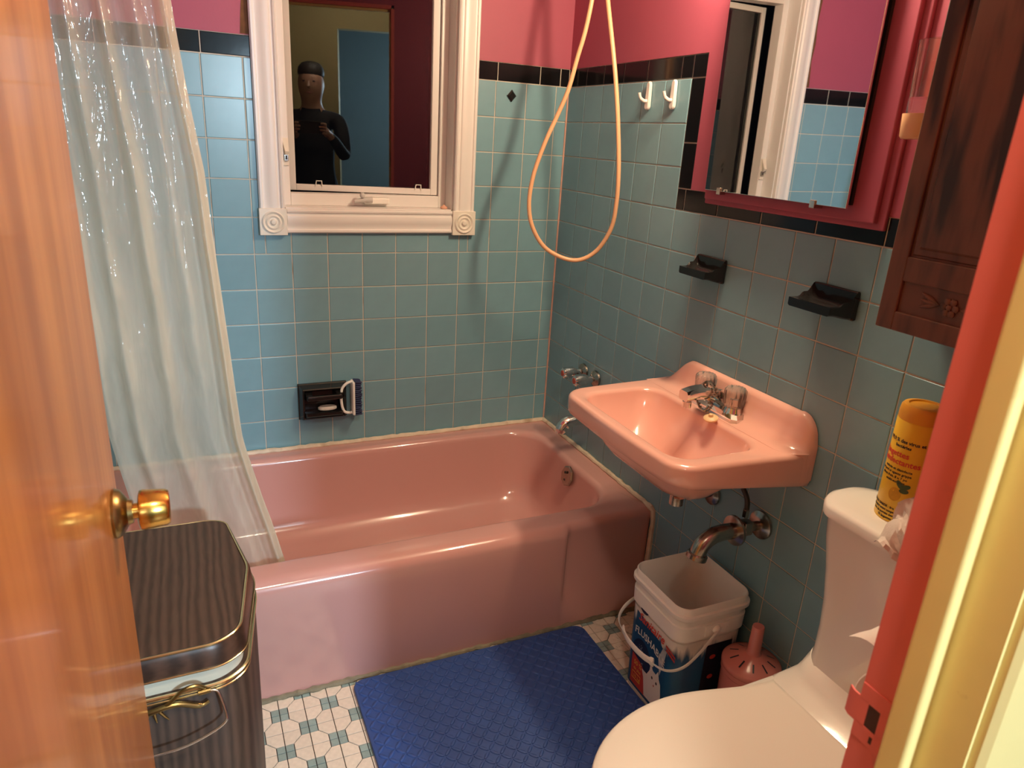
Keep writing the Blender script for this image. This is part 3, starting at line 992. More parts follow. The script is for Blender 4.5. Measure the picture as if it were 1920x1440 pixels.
def curtain_pt(u, v, k=0):
    """u across (0 free edge .. 1), v down (0 top .. 1 bottom)"""
    z = 1.955 - v * (1.955 - 0.115)
    tb = [(1.955, -1.222), (1.58, -1.207), (1.48, -1.194), (1.28, -1.173), (1.15, -1.168), (0.93, -1.152), (0.69, -1.134), (0.5, -1.098), (0.35, -1.060), (0.10, -1.00)]
    for (z1, xa), (z0, xb) in zip(tb[:-1], tb[1:]):
        if z <= z1 and z >= z0:
            xr = xa + (xb - xa) * (z1 - z) / (z1 - z0)
    tl = [(1.955, -1.45), (0.72, -1.405), (0.5, -1.376), (0.10, -1.33)]
    for (z1, xa), (z0, xb) in zip(tl[:-1], tl[1:]):
        if z <= z1 and z >= z0:
            xl = xa + (xb - xa) * (z1 - z) / (z1 - z0)
    x = xr + (xl - xr) * u
    ph = u * 5.4 + 0.35 * math.sin(3.1 * u + 1.7) + 0.25 * v * math.sin(5 * u + .4)
    amp = (0.013 - 0.004 * v) * (0.30 + 0.70 * math.sin(2.7 * u * PI + 0.8) ** 2) + 0.007 * math.exp(-(u / 0.22) ** 2)
    fold = math.sin(2 * PI * ph)
    sharp = fold
    ym_ = -0.70 + 0.075 * smooth(0.55, 0.92, v)
    y = ym_ + amp * sharp
    x += 0.003 * math.cos(2 * PI * ph) * (1 - 0.3 * v)
    y += 0.0022 * math.sin(17 * v + 9 * u) + 0.0014 * math.sin(41 * v + 23 * u + 2 * math.sin(11 * v)) + 0.004 * math.exp(-((u - 0.13) / 0.05) ** 2) * math.sin(90 * u) + 0.0035 * math.sin(31 * u + 2.5 * math.sin(4 * v)) * (1 - v)
    x += 0.0022 * math.sin(29 * v + 3 * math.sin(6 * v)) * (1 - u)
    return (x, y, z)


vs = [curtain_pt(i / NU, j / NV) for j in range(NV + 1) for i in range(NU + 1)]
fs = [(j * (NU + 1) + i, j * (NU + 1) + i + 1, (j + 1) * (NU + 1) + i + 1, (j + 1) * (NU + 1) + i) for j in range(NV) for i in range(NU)]
part('curtain_sheet', MB().add(vs, fs), M['film'], cur, ang=180)
hem = [Vector(curtain_pt(0.0, j / NV)) + Vector((-0.004, -0.0016, 0)) for j in range(NV + 1)]
hv = []
for h in hem:
    hv += [h + Vector((0.004, 0, 0)), h + Vector((-0.016, -0.003, 0))]
part('curtain_hem', MB().add(hv, [(2 * j, 2 * j + 1, 2 * j + 3, 2 * j + 2) for j in range(NV)]), M['film'], cur, ang=180)
for k in range(8):
    x = -1.225 - 0.032 * k
    part('curtain_ring', MB().tube([(x, -0.70 + 0.022 * math.cos(a), 1.968 + 0.026 * math.sin(a)) for a in [2 * PI * i / 16 for i in range(16)]], 0.0018, 6, closed=True), M['steel_wire'], cur)

# ---------------------------------------------------------------- sink
sink = thing('wall_sink', (-0.003, -1.01, 0.70), 'pink wall-hung sink with raised back, mounted on the blue tiles', 'sink')
SZ = 0.767


def sink_outer(z, gx=0.0, gy=0.0, xs=-0.358):
    """plan outline: left edge, bowed front, right edge, wall edge; gx/gy pull it in"""
    y0, y1 = -1.284 + gy, -0.738 - gy
    xf = xs + gx
    pts = []
    r = 0.062
    for k in range(24):
        pts.append((-0.004 + (xf + r + 0.004) * k / 23, y1 - 0.012 * (k / 23) ** 2, z))
    yf1 = y1 - 0.012
    for k in range(1, 10):
        a = PI / 2 * k / 10
        pts.append((xf + r - r * math.sin(a), yf1 - r + r * math.cos(a), z))
    yf0 = y0 + 0.026
    for k in range(24):
        t = k / 23
        y = yf1 - r + (yf0 + r - yf1 + r) * t
        pts.append((xf - 0.006 * math.sin(PI * t), y, z))
    for k in range(1, 10):
        a = PI / 2 * k / 10
        pts.append((xf + r - r * math.cos(a), yf0 + r - r * math.sin(a), z))
    for k in range(24):
        t = k / 23
        pts.append((xf + r + (-0.004 - xf - r) * t, yf0 + (y0 + 0.004 - yf0) * t ** 1.2, z))
    for k in range(1, 12):
        pts.append((-0.004, y0 + (y1 - y0) * k / 12, z))
    return pts


def resample(ring, n):
    P = [Vector(p) for p in ring]
    L = [0]
    for i in range(len(P)):
        L.append(L[-1] + (P[(i + 1) % len(P)] - P[i]).length)
    out = []
    i = 0
    for k in range(n):
        s = L[-1] * k / n
        while L[i + 1] < s:
            i += 1
        t = (s - L[i]) / max(1e-9, L[i + 1] - L[i])
        out.append(P[i].lerp(P[(i + 1) % len(P)], t))
    return out


def polar_ring(ring, c, n=120):
    """points of a ring at even angles about centre c (x, y), so that nested rings pair up"""
    out = []
    P = [Vector(p) for p in ring]
    for k in range(n):
        a = 2 * PI * k / n
        d = Vector((math.cos(a), math.sin(a)))
        best = None
        for i in range(len(P)):
            p, q = P[i], P[(i + 1) % len(P)]
            e = q - p
            det = d.x * (-e.y) + e.x * d.y
            if abs(det) < 1e-12:
                continue
            wx, wy = p.x - c[0], p.y - c[1]
            s = (wx * (-e.y) + e.x * wy) / det
            t = (d.x * wy - d.y * wx) / det
            if s > 0 and -1e-4 <= t <= 1 + 1e-4:
                if best is None or s > best[0]:
                    best = (s, p.z + e.z * t)
        out.append((c[0] + d.x * best[0], c[1] + d.y * best[0], best[1]))
    return out


sc_ = (-0.205, -1.008)
NR = 160
sink_rings = []


def apron_z(p, zf, zw):
    t = min(1, max(0, -p[0] / 0.355))
    return zw + (zf - zw) * t


r0 = polar_ring(sink_outer(0, 0.055, 0.05), sc_, NR)
sink_rings.append([(p[0], p[1], apron_z(p, 0.722, 0.690)) for p in r0])
r0 = polar_ring(sink_outer(0, 0.014, 0.012), sc_, NR)
sink_rings.append([(p[0], p[1], apron_z(p, 0.712, 0.680)) for p in r0])
r0 = polar_ring(sink_outer(0, 0.003, 0.003), sc_, NR)
sink_rings.append([(p[0], p[1], apron_z(p, 0.718, 0.686)) for p in r0])
r0 = polar_ring(sink_outer(0, 0, 0), sc_, NR)
sink_rings.append([(p[0], p[1], apron_z(p, 0.730, 0.700)) for p in r0])
for k in range(0, 6):
    a = PI / 2 * k / 5
    g = 0.012 * (1 - math.cos(a))
    sink_rings.append([(p[0], p[1], 0.755 + 0.012 * math.sin(a)) for p in polar_ring(sink_outer(0, g, g), sc_, NR)])
inner = lambda d, r=0.055: [(p[0], p[1], 0) for p in rrect(-0.327 + d, -0.098 - d, -1.213 + d, -0.798 - d, max(0.02, r), 0, 10)]
for k in range(0, 6):
    a = PI / 2 * k / 5
    d = -0.010 + 0.012 * math.sin(a)
    sink_rings.append([(p[0], p[1], SZ - 0.001 - 0.012 * (1 - math.cos(a))) for p in polar_ring(inner(d), sc_, NR)])
for t, d in ((0.15, 0.008), (0.35, 0.020), (0.55, 0.036), (0.72, 0.054), (0.86, 0.074), (0.95, 0.092), (1.0, 0.105)):
    sink_rings.append([(p[0], p[1], 0.752 - 0.125 * t) for p in polar_ring(inner(d, 0.055), sc_, NR)])
body = MB().loft(sink_rings, cap0=False, cap1=True)
# underside of the bowl
und = []
for t in (0, 0.2, 0.4, 0.6, 0.8, 0.93, 1.0):
    d = 0.012 + 0.078 * (1 - math.cos(t * PI / 2))
    und.append([(p[0] + 0.010, p[1], 0.715 - 0.100 * math.sin(t * PI / 2)) for p in polar_ring(inner(d, 0.07), sc_, NR)])
body.loft(und, cap0=False, cap1=True)
# raised back with a cove down to the deck
bs = []
for k in range(81):
    y = -0.742 - (1.279 - 0.742) * k / 80
    h = 0.768 + 0.076 * smooth(-0.742, -0.845, y) * 1.0
    if y < -1.225:
        q = (y + 1.225) / (-1.2795 + 1.225)
        h = 0.768 + 0.076 * math.sqrt(max(0.0, 1 - q ** 2.2)) + 0.002
    e = max(0.0015, h - 0.766)
    w = min(1.0, e / 0.076)
    prf = [(-0.004, 0.700), (-0.004, h), (-0.010, h + 0.001 * w), (-0.018 - .002 * w, h - 0.004 * w), (-0.024, h - 0.012 * w), (-0.028, h - 0.03 * w), (-0.036, 0.767 + (h - 0.767) * 0.30), (-0.048, 0.767 + (h - 0.767) * 0.12), (-0.064, 0.767 + (h - 0.767) * 0.025), (-0.082, 0.7668), (-0.082, 0.700)]
    ds = 1.0 if y > -1.225 else 0.22 + 0.78 * math.sqrt(max(0.0, 1 - ((y + 1.225) / 0.0545) ** 2))
    bs.append([(-0.004 + (a + 0.004) * ds, y, b) for a, b in prf])
body.loft(bs)
part('basin', body, M['sink_pink'], sink, ang=60)
part('drain_tailpiece', MB().lathe([(0, 0), (0.0165, 0), (0.0165, 0.055), (0.013, 0.055), (0.013, 0.052), (0, 0.052)], (-0.222, -1.105, 0.645), (0, 0, -1), 28).lathe([(0, 0), (0.021, 0), (0.021, 0.014), (0, 0.014)], (-0.222, -1.105, 0.637), (0, 0, -1), 8), M['old_chrome'], sink, label='open chrome tailpiece under the basin')
part('drain_cup', MB().lathe([(0, 0.0), (0.022, 0.0), (0.020, 0.004), (0.012, 0.002), (0, 0.002)], (-0.205, -1.008, 0.6265), (0, 0, 1), 24), M['old_chrome'], sink)

fau = thing('sink_faucet', (-0.07, -1.0, SZ), 'chrome centre-set faucet with two clear fluted handles on the pink sink', 'faucet')
fx = -0.049
fb = MB().loft([[(x, y, z) for x, y in ((fx - w, -0.918 - e), (fx - w, -1.082 + e), (fx - w * .6, -1.092 + e), (fx + w, -1.092 + e), (fx + w, -0.908 - e), (fx - w * .6, -0.908 - e))] for w, e, z in ((0.027, 0, SZ), (0.027, 0, SZ + 0.010), (0.021, 0.008, SZ + 0.019))])
fb.lathe([(0, 0), (0.024, 0), (0.019, 0.014), (0, 0.014)], (fx, -0.945, SZ + 0.016), (0, 0, 1), 24).lathe([(0, 0), (0.024, 0), (0.019, 0.014), (0, 0.014)], (fx, -1.055, SZ + 0.016), (0, 0, 1), 24)
part('base_plate', fb, M['chrome'], fau, ang=25)
spn = []
for k in range(13):
    t = k / 12
    x = fx + 0.022 - 0.132 * t
    zt = SZ + 0.052 + 0.020 * math.sin(PI * min(1, t * 0.75)) - 0.004 * t
    hgt = 0.040 * (1 - t) + 0.024 * t if t > 0.2 else 0.048
    w = 0.021 - 0.004 * t
    zb_ = max(SZ + 0.012, zt - hgt) if t < 0.25 else zt - hgt
    spn.append([(x, -1.0 + a * w, zb_ + (zt - zb_) * b) for a, b in ((-0.8, 0), (0.8, 0), (1, 0.25), (1, 0.75), (0.7, 1), (-0.7, 1), (-1, 0.75), (-1, 0.25))])
so = part('spout', MB().loft(spn), M['chrome'], fau, ang=40)
part('aerator', MB().lathe([(0, 0), (0.011, 0), (0.011, 0.014), (0.009, 0.014), (0, 0.012)], (fx - 0.096, -1.0, SZ + 0.034), (0, 0, -1), 20), M['chrome'], so)
for y in (-0.945, -1.055):
    h_ = part('handle', MB().lathe([(0, 0), (0.0230, 0), (0.0250, 0.004), (0.0268, 0.036), (0.0262, 0.042), (0.022, 0.047), (0, 0.048)], (fx, y, SZ + 0.032), (0, 0, 1), 64, lobes=14, depth=0.13), M['acrylic'], fau, ang=60)
    part('handle_core', MB().lathe([(0, 0), (0.008, 0), (0.008, 0.022), (0.005, 0.024), (0, 0.024)], (fx, y, SZ + 0.029), (0, 0, 1), 16), M['chrome'], h_)
# bead chain with rubber stopper hanging off the spout
sto = thing('sink_stopper', (-0.115, -1.03, 0.79), 'cream sink stopper on a bead chain looped round the faucet spout', 'stopper')
lp = catmull([(0.014-0.112, -1.022, 0.800), (0.014-0.100, -1.026, 0.825), (0.014-0.098, -1.010, 0.843), (0.014-0.100, -0.990, 0.842), (0.014-0.106, -0.976, 0.822), (0.014-0.112, -0.980, 0.792), (0.014-0.120, -1.004, 0.782), (0.014-0.128, -1.030, 0.786), (0.014-0.122, -1.034, 0.796)], 5)
bd = MB()
for p in lp[::1]:
    bd.ball(p, 0.0031, 8)
for p in lp[::2]:
    bd.ball((p.x + .004, p.y - .004, p.z - .003), 0.0031, 8)
part('bead_chain', bd, M['old_chrome'], sto, kind='stuff')
part('stopper_plug', MB().lathe([(0, 0), (0.0165, 0), (0.0175, 0.004), (0.014, 0.007), (0.006, 0.008), (0.0045, 0.014), (0, 0.015)], (-0.108, -1.050, 0.770), (-0.25, -0.1, 1), 24), M['stopper'], sto)

# drain elbow and supply under the sink
de = thing('drain_elbow', (-0.004, -1.165, 0.535), 'worn chrome drain elbow with round flange pointing down over the bucket', 'pipe')
dz_, dy_ = 0.527, -1.166
part('wall_flange', MB().lathe([(0, 0), (0.036, 0), (0.035, 0.005), (0.024, 0.010), (0.013, 0.012), (0, 0.012)], (-0.004, dy_, dz_), (-1, 0, 0), 32), M['old_chrome'], de)
part('stub_pipe', MB().tube([(-0.004, dy_, dz_), (-0.09, dy_, dz_)], 0.0115, 16).box(-0.068, -0.040, dy_ - 0.014, dy_ + 0.014, dz_ - 0.015, dz_ + 0.020, 0.004), M['old_chrome'], de)
part('round_flange', MB().lathe([(0, 0), (0.036, 0), (0.038, 0.003), (0.037, 0.008), (0.022, 0.012), (0, 0.012)], (-0.082, dy_, dz_), (-1, 0, 0), 40, lobes=40, depth=0.02), M['old_chrome'], de)
part('elbow', MB().tube(catmull([(-0.085, dy_, dz_), (-0.125, dy_, dz_ + 0.001), (-0.155, dy_, dz_ - 0.004), (-0.178, dy_, dz_ - 0.020), (-0.188, dy_, dz_ - 0.043)], 6), 0.0195, 20), M['old_chrome'], de)
part('end_nut', MB().lathe([(0.0, 0), (0.022, 0), (0.0245, 0.003), (0.0245, 0.014), (0.020, 0.016), (0.0165, 0.016), (0.0165, 0.010), (0, 0.010)], (-0.187, dy_, dz_ - 0.041), (-0.25, 0, -1), 28), M['old_chrome'], de)
su = thing('supply_tube', (-0.054, -1.16, 0.553), 'dark flexible supply tube rising from the stub to the sink', 'pipe')
part('tube_run', MB().tube(catmull([(-0.054, -1.160, 0.566), (-0.056, -1.158, 0.60), (-0.066, -1.140, 0.635), (-0.075, -1.11, 0.670), (-0.075, -1.075, 0.720)], 6), 0.0062, 12), M['pot_dark'], su)
part('compression_nut', MB().lathe([(0, 0), (0.0085, 0), (0.0085, 0.018), (0.006, 0.022), (0, 0.022)], (-0.054, -1.16, 0.555), (0, 0, 1), 6), M['old_chrome'], su, ang=20)
sv = thing('supply_stub', (-0.004, -0.975, 0.545), 'chrome flange with short supply stub on the tiles behind the sink', 'pipe')
part('wall_flange', MB().lathe([(0, 0), (0.031, 0), (0.030, 0.005), (0.020, 0.010), (0.012, 0.012), (0, 0.012)], (-0.004, -0.985, 0.520), (-1, 0, 0), 32), M['old_chrome'], sv)
part('stub_pipe', MB().tube([(-0.004, -0.985, 0.520), (-0.055, -0.985, 0.520), (-0.062, -0.985, 0.530), (-0.064, -0.98, 0.60), (-0.070, -0.95, 0.72)], 0.008, 12), M['pot_dark'], sv)

# ---------------------------------------------------------------- mirror
my0, my1 = -1.262, -0.820
mir = thing('mirror', (-0.003, -1.04, 1.25), 'frameless bathroom mirror on a stepped pink board above the sink', 'mirror')
part('outer_board', MB().box(-0.012, -0.002, -1.326, -0.795, 1.2505, 1.800, 0.003), M['pink_paint'], mir, label='pink painted backing board')
part('inner_board', MB().box(-0.024, -0.011, -1.310, -0.806, 1.2625, 1.788, 0.003), M['pink_paint'], mir, label='pink painted backing board')
def turn(mb):
    """the mirror does not hang quite flat on its board"""
    mb.v = [(p[0] + 0.029 * (p[1] + 1.04) - 0.0092 * (p[2] - 1.29) - 0.004, p[1], p[2]) for p in mb.v]
    return mb


part('mirror_glass', turn(MB().box(-0.0385, -0.0325, my0, my1, 1.2855, 1.765, 0.0012)), M['mirror'], mir)
part('mirror_back', MB().box(-0.031, -0.0235, my0 + 0.006, my1 - 0.006, 1.292, 1.758), M['pot_dark'], mir)
for y in (my0 + 0.085, my1 - 0.055):
    part('mirror_clip', turn(MB().box(-0.0415, -0.017, y - 0.007, y + 0.007, 1.278, 1.2855, 0.001).box(-0.0418, -0.0388, y - 0.007, y + 0.007, 1.279, 1.294, 0.001)), M['steel_wire'], mir)
    part('mirror_clip', turn(MB().box(-0.0415, -0.010, y - 0.007, y + 0.007, 1.765, 1.772, 0.001).box(-0.0418, -0.0388, y - 0.007, y + 0.007, 1.757, 1.771, 0.001)), M['steel_wire'], mir)
# tumbler on a peach holder
tc_ = (-0.062, -1.398)
hol = thing('tumbler_holder', (-0.003, tc_[1], 1.43), 'peach cup-shaped holder on the pink wall between mirror and dark cabinet', 'holder')
part('cup', MB().lathe([(0, 0), (0.031, 0), (0.034, 0.004), (0.0365, 0.040), (0.0345, 0.040), (0.0335, 0.033), (0, 0.033)], (tc_[0], tc_[1], 1.415), (0, 0, 1), 36), M['ceramic_peach'], hol)
part('arm', MB().box(tc_[0] + 0.030, -0.002, tc_[1] - 0.010, tc_[1] + 0.010, 1.420, 1.440, 0.003), M['ceramic_peach'], hol)
tag(part('tumbler', MB().lathe([(0, 0), (0.0300, 0), (0.0315, 0.003), (0.0322, 0.030), (0.0355, 0.120), (0.0345, 0.1205), (0.0338, 0.119), (0.0302, 0.032), (0, 0.029)], (tc_[0], tc_[1], 1.4487), (0, 0, 1), 40), M['tumbler'], loc=(tc_[0], tc_[1], 1.4487)), 'clear glass tumbler with thick base standing in the peach holder', 'glass')

# ---------------------------------------------------------------- dark wall cabinet
cab = thing('wall_cabinet', (-0.08, -1.70, 1.11), 'dark brown wooden cabinet with carved door above the toilet tank', 'cabinet')
cy0, cy1, cz0, cz1, cxf = -1.935, -1.467, 1.112, 1.88, -0.160
part('carcass', MB().box(cxf + 0.020, -0.003, cy0, cy1, cz0, cz1, 0.002), M['cab_wood'], cab)
dr = part('door', MB().box(cxf + 0.006, cxf + 0.019, cy0, cy1, cz0, cz1, 0.002)
          .box(cxf, cxf + 0.008, cy1 - 0.032, cy1, cz0, cz1, 0.0025).box(cxf, cxf + 0.008, cy0, cy0 + 0.032, cz0, cz1, 0.0025)
          .box(cxf, cxf + 0.008, cy0 + 0.03, cy1 - 0.031, cz0, cz0 + 0.032, 0.0025).box(cxf, cxf + 0.008, cy0 + 0.03, cy1 - 0.031, cz0 + 0.082, cz0 + 0.122, 0.0025)
          .box(cxf, cxf + 0.008, cy0 + 0.03, cy1 - 0.031, cz1 - 0.035, cz1, 0.0025), M['cab_wood'], cab)
part('raised_panel', MB().loft([[(x, y, z) for y, z in ((cy0 + 0.034 + d, cz0 + 0.124 + d), (cy1 - 0.034 - d, cz0 + 0.124 + d), (cy1 - 0.034 - d, cz1 - 0.037 - d), (cy0 + 0.034 + d, cz1 - 0.037 - d))] for d, x in ((0, cxf + 0.007), (0.003, cxf + 0.004), (0.012, cxf + 0.0035), (0.016, cxf - 0.001), (0.019, cxf - 0.0015))], cap0=False), M['cab_wood'], dr)
fl = MB()
fc = (-1.585, cz0 + 0.057)
for k in range(6):
    a = k * PI / 3
    fl.ball((cxf + 0.004, fc[0] + 0.010 * math.cos(a), fc[1] + 0.010 * math.sin(a)), 0.006, 10, (0.5, 1, 1))
fl.ball((cxf + 0.003, fc[0], fc[1]), 0.005, 10, (0.7, 1, 1))
for s in (-1, 1):
    for dz in (-0.006, 0.002, 0.009):
        fl.tube([(cxf + 0.005, fc[0] + s * 0.018, fc[1]), (cxf + 0.004, fc[0] + s * 0.034, fc[1] + dz * .8), (cxf + 0.005, fc[0] + s * 0.050, fc[1] + dz * 1.5)], [0.001, 0.004, 0.001], 8)
part('carved_flower', fl, M['cab_wood'], dr)

# ---------------------------------------------------------------- toilet
YC = -1.660
toi = thing('toilet', (-0.40, YC, 0), 'white toilet with closed lid and tall curved tank against the right-hand tiles', 'toilet')


def tank_ring(z, xb, xf, hw, r, bow):
    ring = []
    pts = rrect(xf, xb, YC - hw, YC + hw, r, z, 8)
    for p in pts:
        x = p[0]
        t = (p[0] - xb) / (xf - xb)
        x -= bow * t * (1 - ((p[1] - YC) / hw) ** 2)
        ring.append((x, p[1], z))
    return ring


tk = MB()
tkp = [(0.745, 0.228, -0.150), (0.70, 0.222, -0.150), (0.64, 0.207, -0.150), (0.58, 0.194, -0.152), (0.52, 0.186, -0.155), (0.47, 0.183, -0.158), (0.43, 0.184, -0.165)]
tk.loft([tank_ring(z, -0.030, xf, hw, 0.045, 0.045) for z, hw, xf in tkp])
part('tank', tk, M['porcelain'], toi, ang=50)
part('tank_lid', MB().loft([tank_ring(z, -0.026, -0.157 + g, 0.238 - g, 0.05, 0.048) for z, g in ((0.745, 0.004), (0.747, 0.0), (0.762, 0.0), (0.768, 0.003), (0.771, 0.010), (0.772, 0.03))]), M['porcelain'], toi, ang=50)


def egg(z, a, b, xc, xb, bb, g=0.0):
    """lid/seat outline: ellipse front, tapering to a straight back edge"""
    ring = []
    for k in range(41):
        t = -PI / 2 + PI * k / 40
        ring.append((xc - (a - g) * math.cos(t), YC + (b - g) * math.sin(t), z))
    for k in range(1, 12):
        t = k / 12
        w = b + (bb - b) * smooth(0, 1, t) * 1.0
        ring.append((xc + (xb - g - xc) * t, YC + w - g, z))
    for k in range(0, 9):
        t = k / 8
        ring.append((xb - g, YC + (bb - g) * (1 - 2 * t), z))
    for k in range(11, 0, -1):
        t = k / 12
        w = b + (bb - b) * smooth(0, 1, t)
        ring.append((xc + (xb - g - xc) * t, YC - w + g, z))
    return ring


EG = dict(a=0.235, b=0.184, xc=-0.500, xb=-0.272, bb=0.148)
part('seat_lid', MB().loft([egg(z, g=g, **EG) for z, g in ((0.424, 0.004), (0.4245, 0.001), (0.434, 0.0), (0.438, 0.003), (0.440, 0.012), (0.4415, 0.05), (0.442, 0.09))]), M['lid_plastic'], toi, ang=60, label='closed white lid')
part('seat', MB().loft([egg(z, g=g, **EG) for z, g in ((0.404, 0.004), (0.405, 0.0), (0.418, 0.0), (0.4215, 0.004))]), M['lid_plastic'], toi, ang=60)
bw = []
for z, a, b, xc, bb in ((0.0, 0.20, 0.115, -0.40, 0.11), (0.03, 0.195, 0.110, -0.40, 0.105), (0.12, 0.18, 0.10, -0.40, 0.10), (0.22, 0.20, 0.12, -0.43, 0.12), (0.31, 0.235, 0.155, -0.47, 0.16), (0.375, 0.243, 0.182, -0.490, 0.185), (0.398, 0.240, 0.184, -0.495, 0.190), (0.402, 0.232, 0.176, -0.495, 0.182)):
    bw.append(egg(z, a, b, xc, -0.035, bb))
part('bowl', MB().loft(bw), M['porcelain'], toi, ang=50)
sh = MB().loft([tank_ring(z, -0.032, xf, hw, 0.05, 0.02) for z, hw, xf in ((0.37, 0.190, -0.262), (0.398, 0.190, -0.262), (0.404, 0.186, -0.250), (0.412, 0.184, -0.205), (0.425, 0.184, -0.190), (0.45, 0.182, -0.172))])
part('tank_shelf', sh, M['porcelain'], toi, ang=60)

# canister of wipes on the tank
cn = (-0.085, -1.545)
CR = 0.040
can = thing('wipes_canister', (cn[0], cn[1], 0.772), 'yellow canister of disinfecting wipes with a lemon printed on it, on the toilet tank', 'canister')
part('body', MB().lathe([(0, 0), (CR - .001, 0), (CR, 0.002), (CR, 0.186), (CR - .001, 0.188), (0, 0.188)], (cn[0], cn[1], 0.772), (0, 0, 1), 48), M['canister'], can)
part('lid', MB().lathe([(0, 0), (CR - .0005, 0), (CR - .0005, 0.012), (CR - .002, 0.022), (CR - .005, 0.026), (CR - .012, 0.027), (CR - .014, 0.024), (0, 0.024)], (cn[0], cn[1], 0.960), (0, 0, 1), 48), M['canister_lid'], can)
A0 = math.atan2(-2.281 - cn[1], -1.218 - cn[0])        # the side that faces the doorway


def wrap(ang0, z0, tilt=0.0):
    def f(u, v, d):
        a = A0 + ang0 + u / CR
        r = CR + 0.0004 + d
        return (cn[0] + r * math.cos(a), cn[1] + r * math.sin(a), z0 + v)
    return f


def can_text(s, size, a, z, m, name, bold=0.0):
    part(name, text_mesh(s, size, wrap(a, z), 0.0002, 'RIGHT', bold), m, can)


A1 = 0.28
can_text('99,9 % des virus et', 0.0088, A1 + 0.10, 0.772 + 0.150, M['ink'], 'small_print', 0.0002)
can_text('bactéries', 0.0078, A1 - 0.42, 0.772 + 0.141, M['ink'], 'small_print', 0.0002)
can_text('Lingettes', 0.0145, A1 - 0.42, 0.772 + 0.124, M['ink_red'], 'red_lettering', 0.0003)
can_text('désinfectantes', 0.0145, A1 + 0.10, 0.772 + 0.110, M['ink_red'], 'red_lettering', 0.0003)
for k, s in enumerate(('nettoie et désinfecte', 'sans javel ni agents grippe', 'citron frais, 8 x 7 po', 'multi-surfaces')):
    can_text(s, 0.0062, A1 - 0.16 + 0.07 * (1 if k == 1 else 0) - 0.06 * k, 0.772 + 0.099 - 0.0075 * k, M['ink'], 'small_print', 0.0001)
for k, s in enumerate(('MISE EN GARDE : lire le mode', "d'emploi avant usage. Garder", 'hors de portée des enfants.', '75 lingettes humides')):
    can_text(s, 0.0058, A1 + 0.02, 0.772 + 0.026 - 0.007 * k, M['ink'], 'small_print', 0.0001)
wl = wrap(-0.30, 0.772 + 0.055)
part('lemon', MB().poly([wl(0.0105 * math.cos(t) - 0.002, 0.0125 * math.sin(t), 0.0002) for t in [2 * PI * k / 28 for k in range(28)]]), M['lemon_print'], can)
for k, (u, v, ln, an) in enumerate(((0.003, 0.020, 0.018, -0.9), (0.012, 0.018, 0.016, 0.4), (0.011, 0.010, 0.015, 0.0))):
    part('leaf', MB().poly([wl(u + ln * .5 * math.cos(t) * math.cos(an) - 0.0045 * math.sin(t) * math.sin(an), v + ln * .5 * math.cos(t) * math.sin(an) + 0.0045 * math.sin(t) * math.cos(an), 0.0004) for t in [2 * PI * i / 18 for i in range(18)]]), M['leaf_print'], can)
# crinkled wrapper hanging over the tank lid
wr = MB()
wv, wf = [], []
for i in range(15):
    for j in range(15):
        u, v = i / 14, j / 14
        x = -0.175 - 0.030 * v + 0.010 * math.sin(7 * u + 3 * v)
        y = -1.598 - 0.085 * u + 0.012 * v * (0.5 - u)
        z = 0.842 - 0.075 * v + 0.010 * math.sin(9 * u) + 0.006 * math.sin(13 * v + 5 * u)
        x += random.uniform(-.003, .003)
        wv.append((x, y, z))
for i in range(14):
    for j in range(14):
        a = i * 15 + j
        wf.append((a, a + 1, a + 16, a + 15))
wr.add(wv, wf)
wr.add([(p[0] + 0.012, p[1], p[2]) for p in wv], wf)
wr.add([], [])
tag(part('paper_wrapper', wr, M['wrap'], ang=25, loc=(-0.19, -1.64, 0.772)), 'crinkled pale wrapper standing at the front of the toilet tank beside the canister', 'wrapper')
# toilet roll on a holder on the door wall
rp = (-0.462, YD + 0.066, 0.757)
tr = thing('toilet_roll_holder', (rp[0], YD, rp[2]), 'dark toilet roll bracket on the door wall next to the pink jamb', 'holder')
for s in (-0.064, 0.064):
    part('bracket_arm', MB().box(rp[0] + s - 0.004, rp[0] + s + 0.004, YD, rp[1] + 0.010, rp[2] - 0.012, rp[2] + 0.012, 0.002), M['pot_dark'], tr)
part('spindle', MB().tube([(rp[0] - 0.064, rp[1], rp[2]), (rp[0] + 0.064, rp[1], rp[2])], 0.008, 12), M['pot_dark'], tr)
roll = thing('toilet_roll', (rp[0], rp[1], rp[2]), 'white toilet roll with a loose paper end on the bracket by the door jamb', 'toilet roll')
part('roll_body', MB().lathe([(0.02, -0.05), (0.058, -0.05), (0.060, -0.048), (0.060, 0.048), (0.058, 0.05), (0.02, 0.05)], rp, (1, 0, 0), 40, cap=False).lathe([(0.02, -0.05), (0.02, 0.05)], rp, (1, 0, 0), 40, cap=False), M['paper'], roll)
fp = []
for i in range(9):
    t = i / 8
    fp.append([(rp[0] - 0.05 + 0.1 * k / 6 - 0.012 * t * (1 - k / 6), rp[1] + 0.02 + 0.055 * t, rp[2] + 0.060 + 0.020 * math.sin(PI * t * 0.8) + 0.003 * math.sin(3 * k) * t) for k in range(7)])
part('loose_sheet', MB().loft(fp, False, False, closed=False), M['paper'], roll)

# ---------------------------------------------------------------- bucket
bc = (-0.131, -1.099)
buc = thing('plastic_bucket', (bc[0], bc[1], 0), 'square white plastic bucket with blue printed wrap, standing under the sink', 'bucket')


def bring(z, h, r):
    return rrect(bc[0] - h, bc[0] + h, bc[1] - h, bc[1] + h, r, z, 8)


